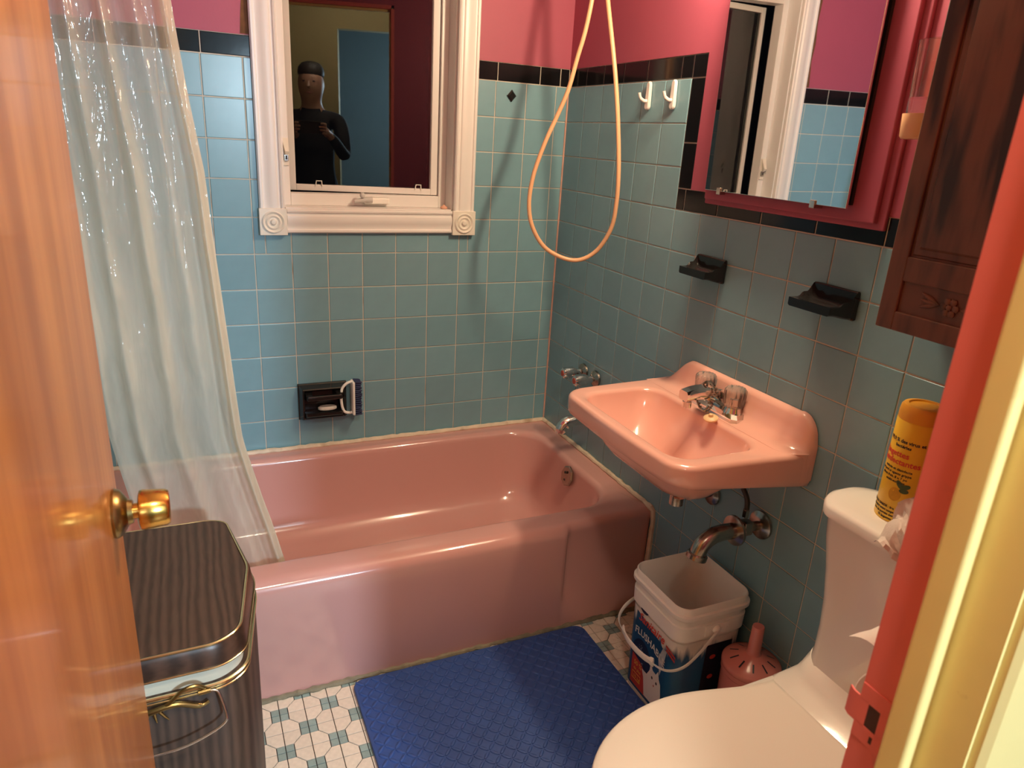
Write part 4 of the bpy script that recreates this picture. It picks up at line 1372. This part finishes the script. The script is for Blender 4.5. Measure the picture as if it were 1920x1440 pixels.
bb_ = [(0.003, 0.088, 0.028), (0.0, 0.084, 0.026)][::-1]
bk = MB().loft([bring(z * 1.043, h + 0.002, r) for z, h, r in ((0.0, 0.090, 0.028), (0.003, 0.094, 0.03), (0.255, 0.0985, 0.032), (0.256, 0.105, 0.036), (0.292, 0.106, 0.036), (0.293, 0.1005, 0.034), (0.312, 0.101, 0.034), (0.313, 0.109, 0.038), (0.3165, 0.111, 0.038), (0.325, 0.111, 0.038), (0.327, 0.106, 0.036), (0.341, 0.106, 0.036), (0.3445, 0.1045, 0.035), (0.345, 0.103, 0.034), (0.343, 0.1015, 0.033), (0.20, 0.096, 0.03), (0.02, 0.091, 0.028), (0.008, 0.085, 0.025))], cap0=True, cap1=True)
part('body', bk, M['white_plastic'], buc, ang=40)
hw = lambda z: 0.0945 + (0.0985 - 0.094) * (z - 0.003) / 0.262 + 0.0030
wrp = part('printed_wrap', MB().loft([bring(z, hw(z), 0.0315) for z in (0.015, 0.08, 0.16, 0.256)], False, False), M['wrap_print'], buc)


def face_l(u, z, d=0.0):           # side facing the tub's middle; u in -1..1, left to right as seen
    z = z * 1.12 + 0.006
    h = hw(z)
    return (bc[0] - h - 0.0006 - d, bc[1] - u * h, z)


def face_d(u, z, d=0.0):           # side facing the door
    z = z * 1.12 + 0.006
    h = hw(z)
    return (bc[0] + u * h, bc[1] - h - 0.0006 - d, z)


def decal(name, pts, m, fn, d=0.0, par=None):
    return part(name, MB().poly([fn(u, z, d) for u, z in pts]), m, par or wrp)


def blob(cu, cz, ru, rz, n=24, a0=0, a1=2 * PI):
    return [(cu + ru * math.cos(a0 + (a1 - a0) * k / n), cz + rz * math.sin(a0 + (a1 - a0) * k / n)) for k in range(n)]


decal('blue_field', [(-0.66, 0.016), (0.66, 0.016), (0.66, 0.175), (0.35, 0.192), (-0.2, 0.206), (-0.66, 0.214)], mat('blue_print', (0.010, 0.075, 0.19, 1), 0.35, vary=0.2, vscale=25), face_l)
decal('navy_swirl', blob(-0.30, 0.105, 0.40, 0.045), M['navy_print'], face_l, 0.0003)
decal('grey_swoosh', [(0.38, 0.150), (0.50, 0.185), (0.66, 0.186), (0.60, 0.150), (0.50, 0.110)], M['grey_print'], face_l, 0.0002)
spk = MB()
for k in range(42):
    a, r = random.uniform(0, 2 * PI), random.random() ** 0.7
    u_, z_ = -0.30 + 0.20 * r * math.cos(a), 0.112 + 0.030 * r * math.sin(a)
    q = random.uniform(0.006, 0.020)
    spk.poly([face_l(u_ + q * math.cos(t), z_ + q * 0.09 * math.sin(t), 0.0005) for t in [2 * PI * i / 6 for i in range(6)]])
part('speckle', spk, M['grey_print'], wrp)
decal('red_panel', [(-0.66, 0.016), (0.10, 0.016), (0.02, 0.070), (-0.25, 0.088), (-0.66, 0.098)], M['red_panel'], face_l, 0.0006)
catm = decal('cat_picture', [(0.0, 0.018), (0.62, 0.018), (0.66, 0.060), (0.60, 0.090), (0.52, 0.100), (0.46, 0.118), (0.38, 0.104), (0.24, 0.106), (0.14, 0.122), (0.12, 0.098), (0.02, 0.080), (-0.20, 0.080), (-0.10, 0.062)], M['white_print'], face_l, 0.0009)
for (u, z) in ((0.25, 0.086), (0.44, 0.083)):
    part('cat_eye', MB().poly([face_l(a, b, 0.0012) for a, b in blob(u, z, 0.035, 0.004, 10)]), M['ink'], wrp)
part('cat_nose', MB().poly([face_l(a, b, 0.0012) for a, b in blob(0.35, 0.070, 0.025, 0.003, 8)]), M['red_dot'], wrp)
part('logo_oval', MB().poly([face_l(a, b, 0.0004) for a, b in blob(-0.36, 0.229, 0.16, 0.0085)]), M['navy_print'], wrp)
part('brand_lettering', text_mesh('Sanitaire', 0.030, lambda u, v, d: face_l(-0.02 + u / 0.097, 0.196 + v - 0.10 * (u) ** 2, 0.0008 + d), 0.0001, 'CENTER', 0.0004, 0.25), M['ink_red'], wrp)
part('red_bars', MB().poly([face_l(a, b, 0.0005) for a, b in ((0.60, 0.196), (0.98, 0.188), (0.98, 0.194), (0.60, 0.202))]).poly([face_l(a, b, 0.0005) for a, b in ((0.62, 0.187), (0.98, 0.179), (0.98, 0.185), (0.62, 0.193))]), M['red_panel'], wrp)
part('flushable_lettering', text_mesh('FLUSHABLE', 0.025, lambda u, v, d: face_l(0.0 + u / 0.097, 0.158 + v - 2.4 * u * u - 0.12 * u, 0.0014 + d), 0.0001, 'CENTER', 0.0004), M['white_print'], wrp)
for k, s in enumerate(('50 %', 'de plus', '10 kg')):
    part('panel_lettering', text_mesh(s, (0.017, 0.011, 0.013)[k], lambda u, v, d, k=k: face_l(-0.38 + u / 0.097, (0.072, 0.058, 0.036)[k] + v, 0.0012 + d), 0.0001), M['gold_print'], wrp)
part('panel_frame', MB().tube([face_l(-0.58, 0.032, 0.001), face_l(-0.22, 0.032, 0.001), face_l(-0.22, 0.050, 0.001), face_l(-0.58, 0.050, 0.001)], 0.0006, 4, closed=True), M['gold_print'], wrp)
dp = decal('dark_panel', [(-0.12, 0.016), (0.66, 0.016), (0.66, 0.205), (-0.12, 0.205)], M['dark_panel'], face_d, 0.0003)
for k, (u, z) in enumerate(((0.12, 0.170), (0.15, 0.115), (0.10, 0.075))):
    part('red_spot', MB().poly([face_d(a, b, 0.0006) for a, b in blob(u, z, 0.09, 0.006 if k < 2 else 0.003, 14)]), M['red_panel'], wrp)
# wire bail with a white strap grip, swung down on the tub side
pv0, pv1 = (bc[0], bc[1] - 0.113, 0.288), (bc[0], bc[1] + 0.113, 0.288)
for pv, s in ((pv0, -1), (pv1, 1)):
    part('bail_lug', MB().lathe([(0, 0), (0.012, 0), (0.011, 0.008), (0.006, 0.012), (0, 0.012)], (pv[0], pv[1] - s * 0.006, pv[2]), (0, s, 0), 18).box(bc[0] - 0.032, bc[0] + 0.032, min(pv[1] - s * .006, pv[1] - s * .002), max(pv[1] - s * .006, pv[1] - s * .002), 0.272, 0.302, 0.001), M['white_plastic'], buc)
bl = catmull([(pv0[0], pv0[1] - .004, pv0[2]), (bc[0] - 0.055, pv0[1] - 0.012, 0.243), (bc[0] - 0.100, pv0[1] - 0.012, 0.214), (bc[0] - 0.132, pv0[1] + 0.012, 0.198), (bc[0] - 0.146, bc[1] - 0.050, 0.194),
              (bc[0] - 0.150, bc[1], 0.193), (bc[0] - 0.146, bc[1] + 0.050, 0.194), (bc[0] - 0.132, pv1[1] - 0.012, 0.198), (bc[0] - 0.100, pv1[1] + 0.012, 0.214), (bc[0] - 0.055, pv1[1] + 0.012, 0.243), (pv1[0], pv1[1] + .004, pv1[2])], 8)
part('bail_strap', MB().tube(bl, 0.0062, 10, flat=(0, 0, 1)), M['white_plastic'], buc)
gr_ = catmull([(bc[0] - 0.140, bc[1] - 0.068, 0.196), (bc[0] - 0.149, bc[1] - 0.040, 0.194), (bc[0] - 0.152, bc[1], 0.193), (bc[0] - 0.149, bc[1] + 0.040, 0.194), (bc[0] - 0.140, bc[1] + 0.068, 0.196)], 6)
part('bail_grip', MB().tube(gr_, [0.013] * 3 + [0.0095] * 19 + [0.013] * 3, 12, flat=(0, 0, 1)), M['white_plastic'], buc)

# toilet brush holder
bh = (-0.0735, -1.281)
tb = thing('toilet_brush_set', (bh[0], bh[1], 0), 'pink plastic toilet brush in its round slotted holder beside the bucket', 'brush')
part('holder', MB().lathe([(0, 0), (0.062, 0), (0.064, 0.004), (0.066, 0.19), (0.0655, 0.205), (0.0685, 0.209), (0.0685, 0.220), (0.062, 0.222), (0, 0.222)], (bh[0], bh[1], 0), (0, 0, 1), 48), M['brush_pink'], tb)
bl_ = part('lid', MB().lathe([(0.0, 0.221), (0.068, 0.221), (0.0695, 0.224), (0.0690, 0.231), (0.066, 0.235), (0.050, 0.243), (0.030, 0.251), (0.018, 0.259), (0, 0.261)], (bh[0], bh[1], 0), (0, 0, 1), 56), M['brush_pink'], tb, ang=50)
for k in range(10):
    a = 2 * PI * k / 10 + 0.25
    ca, sa = math.cos(a), math.sin(a)
    q0, q1 = 0.034, 0.054
    zz = lambda r: 0.243 + (0.050 - r) * 0.41 if r < 0.05 else 0.243 - (r - 0.05) * 0.5
    w = 0.0019
    ptsl = [(bh[0] + r * ca - s * w * sa, bh[1] + r * sa + s * w * ca, zz(r) + 0.0010) for r, s in ((q0, -1), (q1, -1), (q1, 1), (q0, 1))]
    part('slot', MB().poly(ptsl), M['ink'], bl_)
part('handle', MB().lathe([(0, 0.250), (0.023, 0.253), (0.0175, 0.260), (0.0155, 0.268), (0.0140, 0.330), (0.013, 0.334), (0, 0.334)], (bh[0], bh[1], 0), (0, 0, 1), 32), M['brush_pink'], tb, ang=50)

# ---------------------------------------------------------------- bath mat
mx0, mx1, my_0, my_1 = -0.921, -0.233, -1.235, -0.772
bm_ = thing('bath_mat', ((mx0 + mx1) / 2, (my_0 + my_1) / 2, 0), 'blue foam rubber floor mat with raised tread pattern lying along the tub', 'mat')
ML = rrect(mx0, mx1, my_0, my_1, 0.030, 0, 8)
cxm, cym = (mx0 + mx1) / 2, (my_0 + my_1) / 2
mring = lambda z, g: [(cxm + (p[0] - cxm) * (1 - g / 0.35), cym + (p[1] - cym) * (1 - g / 0.23), z) for p in ML]
part('mat_slab', MB().loft([mring(0.0006, 0.001), mring(0.003, 0), mring(0.008, 0), mring(0.0105, 0.0015), mring(0.011, 0.004)]), M['mat_blue'], bm_)
lg = MB()
pt = 0.0205
for i in range(int((mx1 - mx0) / pt)):
    for j in range(int((my_1 - my_0) / pt)):
        x, y = mx0 + 0.017 + i * pt, my_0 + 0.015 + j * pt
        if x > mx1 - 0.012 or y > my_1 - 0.012:
            continue
        a = PI / 4 if (i + j) % 2 == 0 else -PI / 4
        ca, sa = math.cos(a), math.sin(a)
        ring = lambda L, Wd, z: [(x + L * math.cos(t) * ca - Wd * math.sin(t) * sa, y + L * math.cos(t) * sa + Wd * math.sin(t) * ca, z) for t in [2 * PI * k / 10 for k in range(10)]]
        lg.loft([ring(0.0130, 0.0046, 0.0105), ring(0.0118, 0.0036, 0.0130), ring(0.007, 0.0016, 0.0137)], cap0=False)
part('tread_lugs', lg, M['mat_blue'], bm_, kind='stuff', ang=50)

# ---------------------------------------------------------------- hamper
ham = thing('laundry_hamper', (-1.33, -1.03, 0), 'wood-grain laundry hamper with gold trim between door and tub', 'hamper')


def ham_ring(z, g=0.0, dz=0.0):
    P = [(-1.508, -0.803), (-1.225, -0.803), (-1.187, -0.820), (-1.1535, -1.022), (-1.184, -1.222), (-1.222, -1.252), (-1.508, -1.255)]
    cx, cy = -1.34, -1.03
    out = []
    N = len(P)
    for i in range(N):
        a, b, c = Vector(P[i - 1]), Vector(P[i]), Vector(P[(i + 1) % N])
        r = (0.012, 0.019, 0.019, 0.022, 0.022, 0.022, 0.012)[i]
        d1, d2 = (a - b).normalized(), (c - b).normalized()
        p0, p2 = b + d1 * r, b + d2 * r
        for k in range(7):
            t = k / 6
            p = p0 * (1 - t) ** 2 + b * 2 * t * (1 - t) + p2 * t * t
            q = Vector((cx, cy))
            v = p - q
            p = q + v * (1 - g / v.length)
            out.append((p.x, p.y, z + dz))
    return out


part('hamper_body', MB().loft([ham_ring(z, g) for z, g in ((0.0, 0.006), (0.008, 0.003), (0.505, 0.0), (0.508, 0.002))]), M['hamper_wood'], ham)
part('body_trim', MB().tube(ham_ring(0.508, -0.0005), 0.0035, 8, closed=True).tube(ham_ring(0.499, -0.0008), 0.0022, 8, closed=True), M['gold_trim'], ham, label='gold trim line round the body')
part('liner_rim', MB().loft([ham_ring(z, g) for z, g in ((0.505, 0.012), (0.536, 0.012), (0.538, 0.016))]), M['liner'], ham, label='cream plastic inner rim')


def lid_tilt(ring):
    """the lid sits a little open: hinged on the tub side"""
    a = math.radians(1.6)
    y0, z0 = -0.803, 0.530
    return [(p[0], y0 + (p[1] - y0) * math.cos(a), z0 + (p[2] - z0) - (p[1] - y0) * math.sin(a)) for p in ring]


lid = part('hamper_lid', MB().loft([lid_tilt(ham_ring(z, g)) for z, g in ((0.528, 0.004), (0.529, 0.0), (0.560, 0.004), (0.566, 0.008), (0.567, 0.013))]), M['hamper_dark'], ham)
part('lid_top', MB().loft([lid_tilt(ham_ring(z, g)) for z, g in ((0.566, 0.014), (0.5695, 0.014), (0.570, 0.016))]), M['hamper_wood'], lid, ang=6)
part('lid_trim', MB().tube(lid_tilt(ham_ring(0.5675, 0.0105)), 0.0025, 8, closed=True).tube(lid_tilt(ham_ring(0.5295, -0.0012)), 0.0016, 8, closed=True), M['gold_trim'], lid, label='gold trim line round the lid')
hy0 = -1.2555
hcx = -1.330
hb = MB()
hb.tube(catmull([(hcx - 0.075, hy0 - 0.006, 0.478), (hcx - 0.03, hy0 - 0.008, 0.487), (hcx, hy0 - 0.009, 0.494), (hcx + 0.035, hy0 - 0.008, 0.497), (hcx + 0.068, hy0 - 0.008, 0.484), (hcx + 0.082, hy0 - 0.006, 0.487)], 6), [0.003] * 6 + [0.0045] * 19 + [0.003] * 6, 10)
hb.tube(catmull([(hcx - 0.078, hy0 - 0.005, 0.502), (hcx - 0.05, hy0 - 0.007, 0.512), (hcx - 0.02, hy0 - 0.008, 0.498), (hcx, hy0 - 0.009, 0.492), (hcx + 0.022, hy0 - 0.008, 0.500), (hcx + 0.045, hy0 - 0.008, 0.520), (hcx + 0.066, hy0 - 0.007, 0.523), (hcx + 0.080, hy0 - 0.006, 0.512)], 6), 0.0035, 10)
for dx in (-0.006, 0.002, 0.010):
    hb.tube([(hcx + dx, hy0 - 0.007, 0.490), (hcx + dx * 1.6, hy0 - 0.006, 0.478), (hcx + dx * 2.2, hy0 - 0.005, 0.468)], [0.003, 0.0022, 0.001], 8)
for s in (-1, 1):
    hb.tube([(hcx + s * 0.068, hy0 - 0.009, 0.510), (hcx + s * 0.086, hy0 - 0.009, 0.511)], 0.0045, 10)
hd_ = part('bracket', hb, M['dark_brass'], ham, label='antique brass twig-shaped handle bracket')
part('bail', MB().tube(catmull([(hcx + 0.080, hy0 - 0.010, 0.511), (hcx + 0.094, hy0 - 0.012, 0.510), (hcx + 0.100, hy0 - 0.016, 0.498), (hcx + 0.106, hy0 - 0.022, 0.468), (hcx + 0.104, hy0 - 0.026, 0.456), (hcx + 0.085, hy0 - 0.028, 0.444), (hcx + 0.045, hy0 - 0.030, 0.431), (hcx, hy0 - 0.030, 0.427),
                                (hcx - 0.045, hy0 - 0.030, 0.431), (hcx - 0.085, hy0 - 0.028, 0.444), (hcx - 0.104, hy0 - 0.026, 0.456), (hcx - 0.106, hy0 - 0.022, 0.468), (hcx - 0.100, hy0 - 0.016, 0.498), (hcx - 0.094, hy0 - 0.012, 0.510), (hcx - 0.080, hy0 - 0.010, 0.511)], 6), 0.0024, 10), M['steel_wire'], hd_)

# ---------------------------------------------------------------- soap dishes on the right wall
def soap_dish(y0, y1, z0, z1, depth, label):
    d = thing('soap_dish', (-0.004, (y0 + y1) / 2, z0), label, 'soap dish', 'black soap dishes over the sink')
    yc, hw_ = (y0 + y1) / 2, (y1 - y0) / 2
    mb = MB()
    # back plate
    mb.box(-0.014, -0.003, y0, y1, z0, z1, 0.004, 3)
    # shelf: stations from the wall outwards
    st_ = []
    for t in [k / 14 for k in range(15)]:
        x = -0.010 - (depth - 0.010) * t
        w = hw_ * (1.0 - 0.04 * smooth(0, 0.35, t))
        top = z0 + 0.030 + (z1 - z0 - 0.034) * (1 - smooth(0.0, 0.30, t)) * 0.75 + (0.010 if t < 0.45 else 0.010 * (1 - smooth(0.45, 0.62, t)))
        bot = z0 + 0.003 + 0.009 * smooth(0.1, 0.95, t)
        dish = 0.012 * math.sin(PI * min(1, max(0, (t - 0.18) / 0.72))) if 0.18 < t < 0.9 else 0.0
        ring = []
        n = 16
        ring.append((x, yc - w, bot + 0.003))
        for k in range(n + 1):
            s = -1 + 2 * k / n
            dd = dish * max(0.0, 1 - (abs(s) / 0.86) ** 4)
            # shoulders are higher than the middle
            mid = z0 + 0.030
            zt = top - (top - mid) * (1 - abs(s) ** 8) - dd
            ring.append((x, yc + s * w, zt))
        ring.append((x, yc + w, bot + 0.003))
        ring.append((x, yc + w * 0.93, bot))
        ring.append((x, yc - w * 0.93, bot))
        st_.append(ring)
    mb.loft(st_)
    part('dish_body', mb, M['black_ceramic'], d, ang=40)
    rg = MB()
    for k in range(4):
        rg.tube([(-0.024 - 0.008 * k, yc - hw_ * 0.45, z0 + 0.0205), (-0.024 - 0.008 * k, yc + hw_ * 0.45, z0 + 0.0205)], 0.0018, 6)
    part('drain_ribs', rg, M['black_ceramic'], d)
    return d


soap_dish(-0.906, -0.800, 1.064, 1.124, 0.068, 'black ceramic soap dish on the tiles, the one nearer the tub')
soap_dish(-1.303, -1.190, 1.069, 1.129, 0.080, 'black ceramic soap dish on the tiles, the one next to the dark cabinet')

# soap holder with grab bar on the back wall
hx0, hx1, hz0, hz1 = -0.926, -0.768, 0.452, 0.576
sh_ = thing('soap_holder', (-0.847, -0.004, hz0), 'black ceramic soap holder with grab bar on the back wall above the tub', 'soap holder')
mb = MB()
ox = (hx0 + hx1) / 2
oz = (hz0 + hz1) / 2
W_, H_ = (hx1 - hx0) / 2, (hz1 - hz0) / 2
rq = lambda w, h, y: [(ox - w, y, oz - h), (ox + w, y, oz - h), (ox + w, y, oz + h), (ox - w, y, oz + h)]
mb.loft([rq(W_, H_, -0.002), rq(W_, H_, -0.010), rq(W_ - 0.003, H_ - 0.003, -0.013), rq(W_ - 0.010, H_ - 0.009, -0.040), rq(W_ - 0.013, H_ - 0.012, -0.043), rq(W_ - 0.017, H_ - 0.015, -0.041), rq(W_ - 0.021, H_ - 0.018, -0.006)], cap0=False, cap1=True)
part('frame', mb, M['black_ceramic'], sh_, ang=25)
tray = MB()
tray.loft([[(ox - w, y, z0_), (ox + w, y, z0_), (ox + w, y, z1_), (ox - w, y, z1_)] for w, y, z0_, z1_ in ((W_ - 0.014, -0.006, hz0 + 0.010, hz0 + 0.034), (W_ - 0.016, -0.040, hz0 + 0.014, hz0 + 0.032), (W_ - 0.020, -0.050, hz0 + 0.020, hz0 + 0.034), (W_ - 0.024, -0.053, hz0 + 0.024, hz0 + 0.032))])
part('soap_tray', tray, M['black_ceramic'], sh_)
bar = MB()
for s in (-1, 1):
    bar.loft([[(ox + s * (W_ - 0.030) + a * w, y, z + b * h) for a, b in ((-1, -1), (1, -1), (1, 1), (-1, 1))] for y, z, w, h in ((-0.006, hz1 - 0.030, 0.016, 0.020), (-0.030, hz1 - 0.033, 0.012, 0.014), (-0.052, hz1 - 0.036, 0.010, 0.009))])
bar.box(ox - W_ + 0.022, ox + W_ - 0.022, -0.062, -0.046, hz1 - 0.045, hz1 - 0.028, 0.005, 3)
part('grab_bar', bar, M['black_ceramic'], sh_)
so_ = MB()
so_.loft([[(ox + 0.012 + a * w, -0.026 + b * dpt, z) for a, b in [(math.cos(t), math.sin(t)) for t in [2 * PI * k / 24 for k in range(24)]]] for w, dpt, z in ((0.026, 0.012, hz0 + 0.0335), (0.031, 0.016, hz0 + 0.037), (0.031, 0.016, hz0 + 0.043), (0.025, 0.011, hz0 + 0.047))])
tag(part('soap_bar', so_, M['soap'], loc=(ox + 0.012, -0.026, hz0 + 0.034)), 'worn white bar of soap lying in the black soap holder', 'soap')
# scrub brush hung over the bar's end
sbx = -0.739
sb = thing('scrub_brush', (sbx, -0.04, 0.50), 'white handled scrub brush with navy bristles hooked on the black soap holder', 'brush')
part('brush_back', MB().box(sbx - 0.018, sbx - 0.009, -0.062, -0.022, 0.468, 0.585, 0.004, 3), M['white_plastic'], sb)
part('brush_loop', MB().tube(catmull([(sbx - 0.014, -0.042, 0.583), (sbx - 0.030, -0.042, 0.580), (sbx - 0.046, -0.042, 0.566), (sbx - 0.052, -0.044, 0.548), (sbx - 0.052, -0.044, 0.510), (sbx - 0.045, -0.044, 0.482), (sbx - 0.030, -0.044, 0.474), (sbx - 0.014, -0.042, 0.474)], 5), 0.0045, 10), M['white_plastic'], sb)
bt = MB()
for i in range(7):
    for j in range(17):
        y = -0.060 + 0.036 * i / 6
        z = 0.470 + 0.115 * j / 16
        L = 0.020 + random.uniform(-.002, .003)
        bt.tube([(sbx - 0.009, y, z), (sbx - 0.009 + L, y + random.uniform(-.002, .002), z + random.uniform(-.003, .003))], 0.0028, 5)
part('bristles', bt, M['bristle'], sb, kind='stuff')

# two white stick-on hooks, a little black diamond on the back wall
for k, (y, z0, z1) in enumerate(((-0.486, 1.474, 1.549), (-0.602, 1.474, 1.549))):
    h = thing('wall_hook', (-0.004, y, z0), ['white stick-on hook under the black trim, the one nearer the corner', 'white stick-on hook under the black trim, the one next to the black upright'][k], 'hook', 'white hooks on the tiles')
    ring = lambda x, g: [(x, y + (0.011 - g) * (1 - 0.25 * smooth(z0, z1, z)) * a, z) for a, z in ([(math.cos(t), z0 + 0.011 + (0.011 - g) * math.sin(t)) for t in [PI + PI * i / 10 for i in range(11)]] + [(math.cos(t), z1 - 0.010 + (0.010 - g) * math.sin(t)) for t in [PI * i / 10 for i in range(11)]])]
    part('hook_plate', MB().loft([ring(-0.004, 0), ring(-0.009, 0), ring(-0.012, 0.003)]), M['hook_white'], h)
    part('hook_finger', MB().tube(catmull([(-0.008, y, z0 + 0.024), (-0.020, y + 0.002, z0 + 0.024), (-0.031, y + 0.003, z0 + 0.031), (-0.036, y + 0.003, z0 + 0.044)], 5), [0.0048] * 10 + [0.0042] * 6, 12), M['hook_white'], h)
tag(part('wall_plug', MB().loft([[(-0.212 + r * math.cos(PI / 2 * k), y, 1.509 + 1.15 * r * math.sin(PI / 2 * k)) for k in range(4)] for r, y in ((0.016, -0.003), (0.016, -0.007), (0.010, -0.011), (0.006, -0.011))]), M['black_ceramic'], loc=(-0.212, -0.004, 1.509)), 'small black diamond-shaped stud on the blue tiles right of the window', 'stud')

# the photographer in the hall, seen as a dark figure in the window's reflection
M['dark_cloth'] = mat('dark_clothing', (0.016, 0.015, 0.016, 1), 0.85)
M['skin'] = mat('skin', (0.42, 0.23, 0.16, 1), 0.5)
M['hair'] = mat('dark_hair', (0.02, 0.014, 0.010, 1), 0.6)
px0, py0 = -1.27, -2.745
ph = Vector((-1.218, -2.291, 1.377))
per = thing('person', (px0, py0, 0), 'person in dark clothes holding up a phone, reflected in the dark window pane', 'person')
J = [((0, 0, .96), (.155, .115)), ((0, 0, 1.12), (.140, .100)), ((0, 0, 1.30), (.170, .112)), ((0, .0, 1.43), (.120, .085)), ((0, .005, 1.490), (.062, .062)), ((0, .022, 1.545), (.066, .078)), ((0, .026, 1.60), (.090, .108)), ((0, .020, 1.68), (.100, .118)), ((0, .012, 1.740), (.058, .075))]
E_ = [(i, i + 1) for i in range(8)]
for sx in (-1, 1):
    b = len(J)
    J += [((sx * .095, 0, .90), (.098, .098)), ((sx * .105, .015, .50), (.064, .064)), ((sx * .110, -.005, .30), (.058, .058)), ((sx * .115, -.02, .09), (.044, .044)), ((sx * .125, .05, .05), (.046, .040)), ((sx * .130, .13, .035), (.040, .028))]
    E_ += [(0, b), (b, b + 1), (b + 1, b + 2), (b + 2, b + 3), (b + 3, b + 4), (b + 4, b + 5)]
    b = len(J)
    wx = (ph.x - px0) + sx * .098
    J += [((sx * .185, -.005, 1.425), (.066, .066)), ((sx * .225, .10, 1.19), (.047, .047)), ((wx + sx * .03, .30, 1.30), (.036, .036)), ((wx, .385, 1.345), (.028, .022)), ((wx - sx * .008, .425, 1.365), (.034, .017))]
    E_ += [(3, b), (b, b + 1), (b + 1, b + 2), (b + 2, b + 3), (b + 3, b + 4)]
me = bpy.data.meshes.new('body')
me.from_pydata([(px0 + p[0], py0 + p[1], p[2]) for p, r in J], E_, [])
ob = bpy.data.objects.new('body', me)
C.objects.link(ob)
md = ob.modifiers.new('skin', 'SKIN')
md.use_smooth_shade = True
for k, (p, r) in enumerate(J):
    me.skin_vertices[0].data[k].radius = r
    me.skin_vertices[0].data[k].use_root = (k == 0)
sd = ob.modifiers.new('sub', 'SUBSURF')
sd.levels = sd.render_levels = 2
bm2 = bpy.data.meshes.new_from_object(ob.evaluated_get(bpy.context.evaluated_depsgraph_get()))
bpy.data.objects.remove(ob)
fig = MB().add([v.co[:] for v in bm2.vertices], [list(p.vertices) for p in bm2.polygons])
body_o = part('body', fig, M['dark_cloth'], per, ang=180)
body_o.data.materials.append(M['skin'])
for p in body_o.data.polygons:
    c = p.center
    if c.z > 1.49 or (c.y > 0.36 and c.z > 1.2):
        p.material_index = 1
hx_, hy2 = px0, py0 + 0.018
part('hair', MB().loft([[(hx_ + .086 * w * math.cos(t), hy2 - 0.012 + .104 * w * math.sin(t), z) for t in [2 * PI * k / 24 for k in range(24)]] for w, z in ((.84, 1.690), (1.0, 1.705), (1.02, 1.725), (.95, 1.752), (.72, 1.778), (.35, 1.79))]), M['hair'], per)


def front(z, dx=0.0):
    """how far forward the face reaches at height z, dx to the side"""
    return max(v[1] for v in fig.v if abs(v[2] - z) < .022 and abs(v[0] - hx_ - dx) < .022)


fc_ = MB()
fc_.tube([(hx_, front(1.655) - .002, 1.660), (hx_, front(1.632) + .016, 1.630), (hx_, front(1.625) - .002, 1.620)], [.007, .013, .009], 8)
part('nose', fc_, M['skin'], per)
part('mouth', MB().tube([(hx_ - .022, front(1.592, -.022) - .003, 1.592), (hx_, front(1.592), 1.590), (hx_ + .022, front(1.592, .022) - .003, 1.592)], [.003, .006, .003], 8), mat('lips', (0.35, 0.12, 0.10, 1), 0.5), per)
for sx in (-1, 1):
    part('eye', MB().ball((hx_ + sx * .030, front(1.662, sx * .030) - .004, 1.662), .010, 10, (1.2, .6, .7)), M['ink'], per)
    part('ear', MB().ball((hx_ + sx * .078, hy2 - .004, 1.645), .026, 12, (.35, .75, 1.2)), M['skin'], per)
    hd = MB()
    bx_ = ph.x + sx * .090
    for k, L in enumerate((.062, .072, .068, .052)):          # four fingers curled round the edge of the phone
        zf = 1.395 - .019 * k
        hd.tube([(bx_, py0 + .425, zf - .012), (bx_ + sx * .006, ph.y + .004, zf), (bx_ - sx * .004, ph.y + .013, zf + .002), (bx_ - sx * (L - .040), ph.y + .012, zf + .002)], [.0095, .009, .0085, .0065], 8)
    hd.tube([(bx_, py0 + .415, 1.350), (bx_ - sx * .010, ph.y - .022, 1.362), (bx_ - sx * .036, ph.y - .022, 1.378)], [.0115, .010, .0075], 8)
    part('fingers', hd, M['skin'], per)
tag(part('phone', MB().box(ph.x - .079, ph.x + .079, ph.y - .010, ph.y - .002, 1.335, 1.411, .003), M['pot_dark'], loc=tuple(ph)), 'dark phone held level in both hands by the person reflected in the window', 'phone')

# vanity bar over the mirror, above the frame
van = thing('vanity_light', (-0.003, -1.00, 1.865), 'chrome vanity bar with three open bulb sockets on the pink wall over the mirror', 'lamp')
part('back_plate', MB().box(-0.030, -0.003, -1.25, -0.87, 1.83, 1.90, 0.006, 3), M['chrome'], van)
for y in (-0.94, -1.06, -1.18):
    part('bulb_socket', MB().lathe([(0, 0), (0.026, 0), (0.024, 0.02), (0.017, 0.028), (0.017, 0.045), (0, 0.045)], (-0.030, y, 1.865), (-1, 0, 0), 24), M['chrome'], van)
